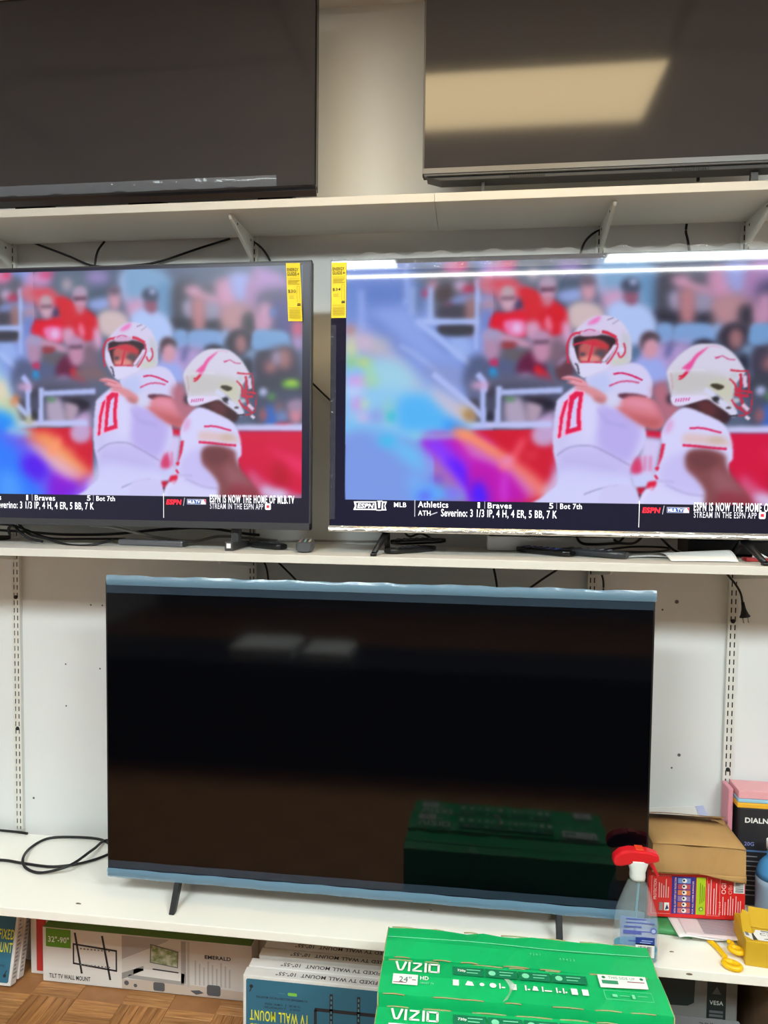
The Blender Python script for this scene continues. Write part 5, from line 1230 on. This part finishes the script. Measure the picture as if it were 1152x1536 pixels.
# yellow carton
cx0 = at_z(1116, 1450, Z)[0]+.004
t = thing('yellow_carton', 'opened mustard yellow carton with torn white shipping label', 'carton', (cx0, 1.832, Z+.0006), rot=(0, 0, math.radians(-6)))
YC_ = mat('carton_mustard', (206, 166, 34), .6, var=.06, scale=12)
obj('body', bm_box(0, .17, 0, .12, 0, .064, bev=.002), YC_, t)
def yflap(pts, nm='flap', m=YC_):
    bm = bmesh.new(); vs = [bm.verts.new(p) for p in pts]; fc = bm.faces.new(vs)
    r = bmesh.ops.extrude_face_region(bm, geom=[fc]); bmesh.ops.translate(bm, verts=[v for v in r['geom'] if isinstance(v, bmesh.types.BMVert)], vec=(0, .0008, .0015))
    bmesh.ops.recalc_face_normals(bm, faces=bm.faces); return obj(nm, bm, m, t)
yflap([(.001, .035, .0645), (.022, .030, .0645), (.024, .085, .088), (.012, .090, .090), (.004, .075, .082)])
yflap([(.020, .060, .066), (.17, .055, .066), (.17, .10, .090), (.030, .105, .092)])
f = Face(t, (0, 0, .0645), (1, 0, 0), (0, 1, 0), .0008)
lbm = M_PAPER
f.poly([(.002, .018), (.018, .004), (.022, .030), (.014, .052), (.004, .052)], lbm, 1, 'shipping_label'); f.poly([(.030, .006), (.165, .012), (.165, .055), (.034, .050), (.024, .030)], lbm, 1, 'shipping_label')
f.rects([(.005, .020+.0022*k, .013, .0212+.0022*k) for k in range(12)], M_INK, 2, 'barcode'); f.rects([(.045, .012, .10, .014), (.045, .044, .12, .047), (.05, .016, .11, .017)], M_INK, 2, 'small_print')
f.text('C28', .040, .028, .035, .010, M_INK, 2, .0); f.poly([(.018, .004), (.028, .006), (.024, .032), (.020, .030)], mat('tear_dark', (70, 66, 60), .8), 2, 'tear')

# ---- green television cartons in front of the shelf
GREEN = mat('carton_green', (20, 186, 106), .38, var=.10, scale=7, bump=.05, bscale=12); GREEN_E = mat('carton_worn_edge', (150, 170, 120), .7, rgb2=(176, 150, 104), scale=40)
DKG = mat('print_dark_green', (20, 124, 82), .45); WG = mat('print_white', (236, 246, 240), .5); PG = mat('print_pale_green', (130, 226, 178), .5)
W_, D_ = .604, .110
def green_carton(x, y, rz, h, label, worn=True, tiltx=0.0):
    t = thing('tv_carton', label, 'carton', (x, y, 0.0006), rot=(tiltx, 0, math.radians(rz)), group='green television cartons')
    bm = bmesh.new()
    n = 16; out = []
    for i in range(n+1):
        out.append(-W_/2 + W_*i/n)
    rngc = random.Random(int(h*1000))
    lowf = [bm.verts.new((x_, -D_/2, 0)) for x_ in out]; topf = [bm.verts.new((x_, -D_/2+.004*rngc.random(), h-.004*rngc.random())) for x_ in out]
    midt = [bm.verts.new((x_, 0, h+.003*math.sin(i*.4))) for i, x_ in enumerate(out)]
    topb = [bm.verts.new((x_, D_/2-.004*rngc.random(), h-.004*rngc.random())) for x_ in out]; lowb = [bm.verts.new((x_, D_/2, 0)) for x_ in out]
    R = [lowf, topf, midt, topb, lowb]
    for a in range(4):
        for i in range(n): bm.faces.new((R[a][i], R[a][i+1], R[a+1][i+1], R[a+1][i]))
    for i in range(n): bm.faces.new((lowb[i], lowb[i+1], lowf[i+1], lowf[i]))
    bm.faces.new([r[0] for r in R]); bm.faces.new([r[n] for r in R][::-1])
    bmesh.ops.recalc_face_normals(bm, faces=bm.faces)
    obj('body', bm, GREEN, t)
    bm = bmesh.new()
    for yy in (-D_/2+.001, D_/2-.001):
        for k in range(7):
            a = -W_/2+W_*k/7+rngc.uniform(0, .03); b = a+rngc.uniform(.03, .075)
            tube(bm, [(a, yy, h-.0022), ((a+b)/2, yy+rngc.uniform(-.001, .001), h-.001), (b, yy, h-.0022)], .0014, sides=5, n=2)
    for xx in (-W_/2, W_/2):
        tube(bm, [(xx, -D_/2, h-.004), (xx, 0, h-.001), (xx, D_/2, h-.004)], .0014, sides=5, n=2); tube(bm, [(xx, -D_/2, h-.004), (xx, -D_/2, .2)], .0014, sides=5, n=2)
    obj('worn_edge', bm, GREEN_E, t)['kind'] = 'stuff'
    return t
H_ = .565
tA = green_carton(.115, 1.632, .6, H_-.002, 'green television carton with a plain creased top behind the printed ones')
f = Face(tA, (-W_/2, -D_/2, H_+.001), (1, 0, 0), (0, 1, 0), .0006)
f.text('4 2 6 1', .330, .040, .024, .008, PG, 1, 0); f.text('4 9 4 2 3', .395, .030, .034, .008, PG, 1, 0)
obj('crease', bm_tube([(-W_/2+.003, .010, H_+.0008), (-.1, .016, H_+.0006), (.1, .010, H_+.0008), (W_/2-.003, .014, H_+.0006)], .0012, sides=5), mat('crease_green', (96, 200, 150), .5), tA)
def carton_print(t, h, full=True):
    f = Face(t, (-W_/2, -D_/2, h+.0035), (1, 0, 0), (0, 1, 0), .0005)
    # word mark drawn as bars like the stencil letters
    L_ = []
    u, v, s_, wt = .032, .066, .030, .0050; k_ = .86
    def bar(a, b): L_.append(bar2((u+(a[0]-u)*k_, a[1]), (u+(b[0]-u)*k_, b[1]), wt))
    bar((u, v+s_), (u+.008, v+.004)); bar((u+.007, v+.003), (u+.018, v+.003)); bar((u+.017, v+.004), (u+.025, v+s_))
    bar((u+.034, v), (u+.034, v+s_))
    bar((u+.043, v+s_-.003), (u+.066, v+s_-.003)); bar((u+.065, v+s_-.004), (u+.044, v+.004)); bar((u+.043, v+.003), (u+.067, v+.003))
    bar((u+.076, v), (u+.076, v+s_))
    bar((u+.085, v+.003), (u+.110, v+.003)); bar((u+.085, v+s_-.003), (u+.110, v+s_-.003)); bar((u+.086, v+.002), (u+.086, v+s_-.002)); bar((u+.109, v+.002), (u+.109, v+s_-.002))
    f.polys(L_, WG, 2, 'word_mark')
    f.rect(.028, .024, .082, .056, WG, 2, 'size_sticker'); f.text('24"', .042, .031, .026, .017, mat('print_slate', (70, 92, 96), .5), 3, .0)
    f.rects([(.030, .0285, .058, .0305), (.070, .038, .078, .0405)], mat('print_crimson', (150, 50, 70), .5), 3)
    f.text('HD', .087, .042, .018, .012, WG, 2, .02); f.text('SMART TV', .087, .030, .030, .006, PG, 2, .01)
    x = .157
    for k, wd in enumerate((.071, .072, .071, .077)):
        f.rect(x, .066, x+wd-.004, .092, DKG, 2)
        if k == 0: f.text('720p', x+.010, .075, .018, .009, WG, 3, .03)
        else: f.polys([circ(x+.014, .079, .008, 10)], PG, 3)
        f.rects([(x+.030, .083, x+.060, .0855), (x+.030, .074, x+.054, .0765)], PG, 3); x += wd
    rr = random.Random(2); marks = []; x = .157
    while x < .44:
        kk = rr.random(); wd = rr.uniform(.006, .022)
        if kk < .3: marks.append([(x, .036), (x+wd, .036), (x+wd*.8, .048), (x+wd*.3, .050)])
        elif kk < .6: marks += [[(x, .034), (x+.003, .034), (x+.003, .050), (x, .050)], [(x+.005, .036), (x+wd, .036), (x+wd, .040), (x+.005, .040)]]
        elif kk < .85: marks.append(circ(x+wd/2, .042, min(wd/2, .008), 8))
        else: marks.append([(x, .033), (x+.013, .033), (x+.013, .051), (x, .051)])
        x += wd+rr.uniform(.004, .014)
    f.polys(marks, WG, 2, 'icon_row')
    if not full: return
    f.poly([(.470, .062), (.570, .066), (.572, .104), (.470, .102)], WG, 2, 'shipping_sticker')
    f.text('THIS SIDE UP', .492, .090, .056, .008, mat('print_mid', (90, 150, 120), .5), 3, .0); f.polys([circ(.482, .094, .004, 10), circ(.562, .095, .004, 10)], DKG, 3)
    f.rect(.476, .074, .510, .085, mat('print_stamp', (60, 150, 110), .5), 3); f.rect(.530, .083, .566, .0855, mat('print_crimson2', (150, 50, 70), .5), 3)
    f.rects([(.474, .028, .572, .0288), (.474, .054, .572, .0548), (.474, .028, .4748, .0548), (.5715, .028, .572, .0548), (.490, .036, .500, .044), (.530, .034, .536, .046), (.505, .040, .525, .0415), (.542, .042, .562, .0435)], PG, 2)
tB = green_carton(.117, 1.515, 1.6, H_+.001, 'green television carton printed with a 24 inch sticker and torn tape on its top')
carton_print(tB, H_+.001)
tape = obj('tape_strip', sheet(lambda a, b: (-.035+.010*a+.010*math.sin(b*4), .010-.070*b, H_+.005+.010*math.sin(b*2.4)*a), 4, 12), mat('clear_tape', (226, 240, 232), .15, alpha=.45), tB); tape['label'] = 'loose strip of clear tape'
tC = green_carton(.121, 1.395, 1.8, H_-.016, 'nearest green television carton of the row, printed top partly out of view'.replace('nearest ', 'frontmost '))
f = Face(tC, (-W_/2, -D_/2, H_-.016+.0035), (1, 0, 0), (0, 1, 0), .0005)
carton_print(tC, H_-.016, False)
f.rect(.520, .020, .574, .056, WG, 2, 'size_sticker'); f.text('24"', .534, .030, .026, .018, mat('print_slate', (70, 92, 96), .5), 3, .0)

# ---- wall-mount cartons on the floor under the bottom shelf
WC = mat('carton_white', (232, 228, 224), .5); TEAL = mat('carton_teal', (52, 112, 138), .45); LY = mat('print_yellow', (236, 236, 50), .5); LIME = mat('print_green', (98, 156, 40), .5)
DRAW = mat('print_dark', (46, 46, 52), .5)
x0_, y0_, hh = -1.365, 2.112, .181
t = thing('wall_mount_carton', 'white carton with green top reading TILT TV WALL MOUNT under the bottom shelf', 'carton', (x0_+.35, y0_+.035, 0))
obj('body', bm_box(x0_, x0_+.70, y0_, y0_+.075, .0006, hh, bev=.002), WC, t)
obj('green_top', bm_box(x0_+.002, x0_+.698, y0_+.001, y0_+.074, hh+.0001, hh+.0012), mat('carton_green_top', (92, 130, 50), .5), t)
f = Face(t, (x0_, y0_, 0), (1, 0, 0), (0, 0, 1), .0006)
f.rect(.012, .118, .098, hh-.002, LIME, 1); f.text('32"-90"', .020, .134, .072, .020, WG, 2, .02)
f.text('TILT TV WALL MOUNT', .022, .014, .142, .015, DRAW, 1, .022)
bars = [bar2((.105, .134), (.255, .124), .006), bar2((.105, .070), (.255, .058), .006), bar2((.107, .136), (.107, .068), .005), bar2((.253, .126), (.253, .056), .005),
        bar2((.112, .172), (.135, .038), .007), bar2((.205, .170), (.232, .026), .007)]
f.polys(bars, DRAW, 1, 'mount_drawing')
f.rects([(.130+.012*k, .119, .136+.012*k, .1235) for k in range(9)]+[(.130+.012*k, .066, .136+.012*k, .070) for k in range(9)], mat('print_midgrey', (120, 118, 120), .5), 2, 'mount_drawing')
# room picture
f.rect(.272, .004, .700, hh-.002, mat('pic_wall', (216, 212, 208), .5), 1, 'print_picture')
f.poly([(.272, .100), (.272, hh-.003), (.430, hh-.003), (.420, .170)], mat('pic_shade', (178, 172, 172), .5), 2, 'print_picture')
f.poly([(.272, .004), (.699, .004), (.699, .030), (.430, .040), (.272, .034)], mat('pic_floor', (206, 190, 176), .5), 2, 'print_picture')
f.poly([(.272, .034), (.345, .070), (.345, .085), (.300, .066), (.272, .055)], mat('pic_g1', (150, 148, 146), .5), 3, 'print_picture')
f.poly([(.310, .052), (.480, .046), (.482, .072), (.312, .076)], mat('pic_white', (232, 230, 226), .5), 3, 'print_picture'); f.poly([(.292, .040), (.480, .034), (.480, .046), (.296, .052)], mat('pic_g2', (170, 168, 166), .5), 3, 'print_picture')
f.poly([(.376, .080), (.462, .076), (.462, .072), (.376, .076)], DRAW, 4, 'print_picture')
f.poly([(.366, .098), (.460, .088), (.462, .142), (.368, .160)], mat('pic_tvframe', (110, 116, 112), .5), 3, 'print_picture')
pt_ = [(.370, .101), (.457, .092), (.459, .139), (.372, .156)]
f.poly(pt_, mat('pic_green', (120, 140, 84), .5, rgb2=(206, 210, 190), scale=60), 4, 'print_picture')
f.rect(.470, .040, .486, hh-.004, mat('pic_g3', (168, 162, 160), .5), 3, 'print_picture'); f.rect(.490, .030, .498, hh-.004, mat('pic_g4', (190, 186, 184), .5), 3, 'print_picture')
f.rects([(.515+.014*k, .040, .520+.014*k, .120-.01*(k % 3)) for k in range(9)], mat('pic_g5', (186, 182, 180), .5), 3, 'print_picture')
for pl in (rrect(.378, .008, .416, .036, .006), [(.500, .020), (.530, .024), (.545, .016), (.520, .008)], rrect(.555, .010, .60, .045, .008), circ(.288, .024, .008), circ(.318, .018, .006)):
    f.poly(pl, mat('pic_seat', (92, 94, 98), .5), 4, 'print_picture')
f.text('EMERALD', .548, .128, .085, .012, DRAW, 3, .03)
t = thing('slim_carton', 'narrow white carton with a red stripe standing between the teal and the TILT cartons', 'carton', (-1.396, 2.17, 0))
obj('body', bm_box(-1.425, -1.370, 2.140, 2.20, .0006, .235, bev=.002), WC, t)
obj('red_stripe', bm_box(-1.404, -1.3705, 2.1392, 2.1398, .012, .234), mat('stripe_red', (206, 60, 56), .5), t)

def teal_carton(x, y, wd, hh, dp, lean, label, upside, grp, front=True, rz=0.0):
    t = thing('wall_mount_carton', label, 'carton', (x, y, .001+(dp*abs(math.sin(lean)) if lean > 0 else 0)), rot=(-lean, 0, math.radians(rz)), group=grp)
    obj('body', bm_box(-wd/2, wd/2, 0, dp, 0, hh, bev=.002), WC, t)
    b_ = .009
    f0 = Face(t, (-wd/2, 0, 0), (1, 0, 0), (0, 0, 1), .0006)
    if front:
        f0.poly(rrect(b_, b_, wd-b_, hh-b_, .006), TEAL, 1, 'print_panel')
        f = Face(t, (wd/2, 0, hh), (-1, 0, 0), (0, 0, -1), .0006) if upside else f0
        # upright layout: mount drawing beside the words
        tx = wd-.190
        if not upside: tx = wd-.180
        f.text('ULTRA SLIM FIXED', tx, .136, .172, .030, LY, 2, .014, sp=1.15); f.text('TV WALL MOUNT', tx+.002, .097, .168, .030, LY, 2, .014, sp=1.15)
        f.text('HOLDS UP', tx+.028, .083, .028, .006, DRAW, 2, .006); f.text('TO 88 LBS', tx+.026, .073, .032, .006, DRAW, 2, .006)
        f.text('LIGHTWEIGHT AND', tx+.075, .083, .054, .006, DRAW, 2, .006); f.text('COMPACT DESIGN', tx+.077, .073, .050, .006, DRAW, 2, .006)
        f.polys([bar2((tx+.067, .072), (tx+.071, .090), .0012)], DRAW, 2)
        f.text('ALL HARDWARE INCLUDED FOR EASY MOUNTING', tx+.006, .055, .146, .0065, DRAW, 2, .006)
        f.poly(rrect(tx+.036, .038, tx+.062, .047, .003), mat('print_glow', (130, 205, 80), .5), 2); f.rect(tx+.070, .041, tx+.088, .0435, mat('print_dim', (70, 130, 150), .5), 2)
        f.polys([circ(wd-.024, .030, .0055), bar2((wd-.024, .034), (wd-.019, .046), .003)], DRAW, 2)
        bb = [bar2((.10, hh-.05), (.296, hh-.05), .010), bar2((.10, .078), (.296, .078), .010), bar2((.102, hh-.05), (.102, .078), .008), bar2((.294, hh-.05), (.294, .078), .008),
              bar2((.174, hh-.02), (.174, .030), .009), bar2((.250, hh-.02), (.250, .030), .009)]
        f.polys(bb, DRAW, 2, 'mount_drawing')
        f.rects([(.1720, .036+.014*k, .1760, .044+.014*k) for k in range(int((hh-.07)/.014))]+[(.2480, .036+.014*k, .2520, .044+.014*k) for k in range(int((hh-.07)/.014))], mat('print_teal2', (96, 140, 156), .5), 3, 'mount_drawing')
    ft = Face(t, (wd/2, dp, hh), (-1, 0, 0), (0, -1, 0), .0006) if upside else Face(t, (-wd/2, 0, hh), (1, 0, 0), (0, 1, 0), .0006)
    ft.text('ULTRA SLIM FIXED TV WALL MOUNT  10"-55"', .015, dp*.28, wd-.105, dp*.44, DRAW, 1, .016)
    fs = Face(t, (wd/2, 0, 0), (0, 1, 0), (0, 0, 1), .0006)
    rr = random.Random(int(x*100)+int(y*1000))
    fs.rects([(dp*.2, .02+.012*k, dp*rr.uniform(.4, .85), .026+.012*k) for k in range(int(hh/.012)-3)], mat('print_pale_grey', (160, 160, 162), .5), 1, 'small_print')
    return t
G2 = 'teal ultra slim wall mount cartons standing upside down'
yk = 1.875
for i, (dx, lb) in enumerate(((0, 'teal wall mount carton with yellow lettering standing upside down at the front of its row'), (.004, 'white-edged wall mount carton second in the upside-down row'),
                              (.022, 'white-edged wall mount carton third in the upside-down row'), (.026, 'white-edged wall mount carton at the back of the upside-down row'))):
    teal_carton(-.365+dx, yk + i*.0385, .50, .262 + (.006 if i >= 2 else 0), .034, 0.0, lb, True, G2, front=(i == 0))
G3 = 'teal wall mount cartons leaning upright'
for i, lb in enumerate(('teal wall mount carton with yellow lettering leaning upright below the black cable end', 'wall mount carton leaning behind the upright teal one, white side showing')):
    teal_carton(-1.695+i*.004, 2.062+i*.034, .50, .235, .030, math.radians(14), lb, False, G3, front=(i == 0))
# dark cartons at the other end
t = thing('vesa_carton', 'dark green-black carton with a VESA table under the bottom shelf', 'carton', (.57, 2.0, 0))
DKC = mat('carton_blackgreen', (40, 48, 46), .5)
obj('body', bm_box(.40, .735, 2.00, 2.09, .0006, .405, bev=.003), mat('carton_grey_shaded', (138, 136, 134), .6), t)  # grey-white board darkened: shade falling on it is put into the base colour
f = Face(t, (.40, 2.00, -.014), (1, 0, 0), (0, 0, 1), .0006)
f.poly([(.006, .214), (.205, .222), (.222, .232), (.226, .415), (.006, .415)], DKC, 1); f.rect(.255, .165, .305, .415, DKC, 1); f.rect(.220, .300, .256, .345, DKC, 1)
f.text('VESA', .262, .232, .036, .012, WG, 2, .02); f.rects([(.262, .176+.011*k, .298, .183+.011*k) for k in range(4)], M_GREYINK, 2, 'small_print')
f.polys([[(.268, .262), (.292, .262), (.280, .284)], circ(.280, .315, .010), bar2((.28, .35), (.284, .37), .003)], M_GREYINK, 2)
t = thing('grey_carton', 'light grey carton with handwritten size marking in front of the dark carton', 'carton', (.58, 1.93, 0))
obj('body', bm_box(.40, .735, 1.86, 1.985, .0006, .190, bev=.003), mat('carton_lightgrey', (140, 140, 142), .6), t)
f = Face(t, (.40, 1.86, .1902), (1, 0, 0), (0, 1, 0), .0006)
f.text('32"-65"', .225, .085, .085, .020, DRAW, 1, .0); f.text('FIX', .27, .062, .030, .012, DRAW, 1, .0)
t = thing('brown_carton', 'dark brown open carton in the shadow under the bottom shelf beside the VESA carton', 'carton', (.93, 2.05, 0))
BRD = mat('carton_dark_brown', (120, 92, 72), .8, var=.1)  # the carton's own dark brown, mottled by noise
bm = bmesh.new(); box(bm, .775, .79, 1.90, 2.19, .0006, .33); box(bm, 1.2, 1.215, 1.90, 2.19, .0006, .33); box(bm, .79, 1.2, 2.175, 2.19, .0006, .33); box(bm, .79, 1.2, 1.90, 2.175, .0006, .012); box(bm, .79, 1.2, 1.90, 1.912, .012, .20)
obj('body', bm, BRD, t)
obj('flap', bm_box(.79, 1.2, 2.05, 2.17, .24, .25), BRD, t)
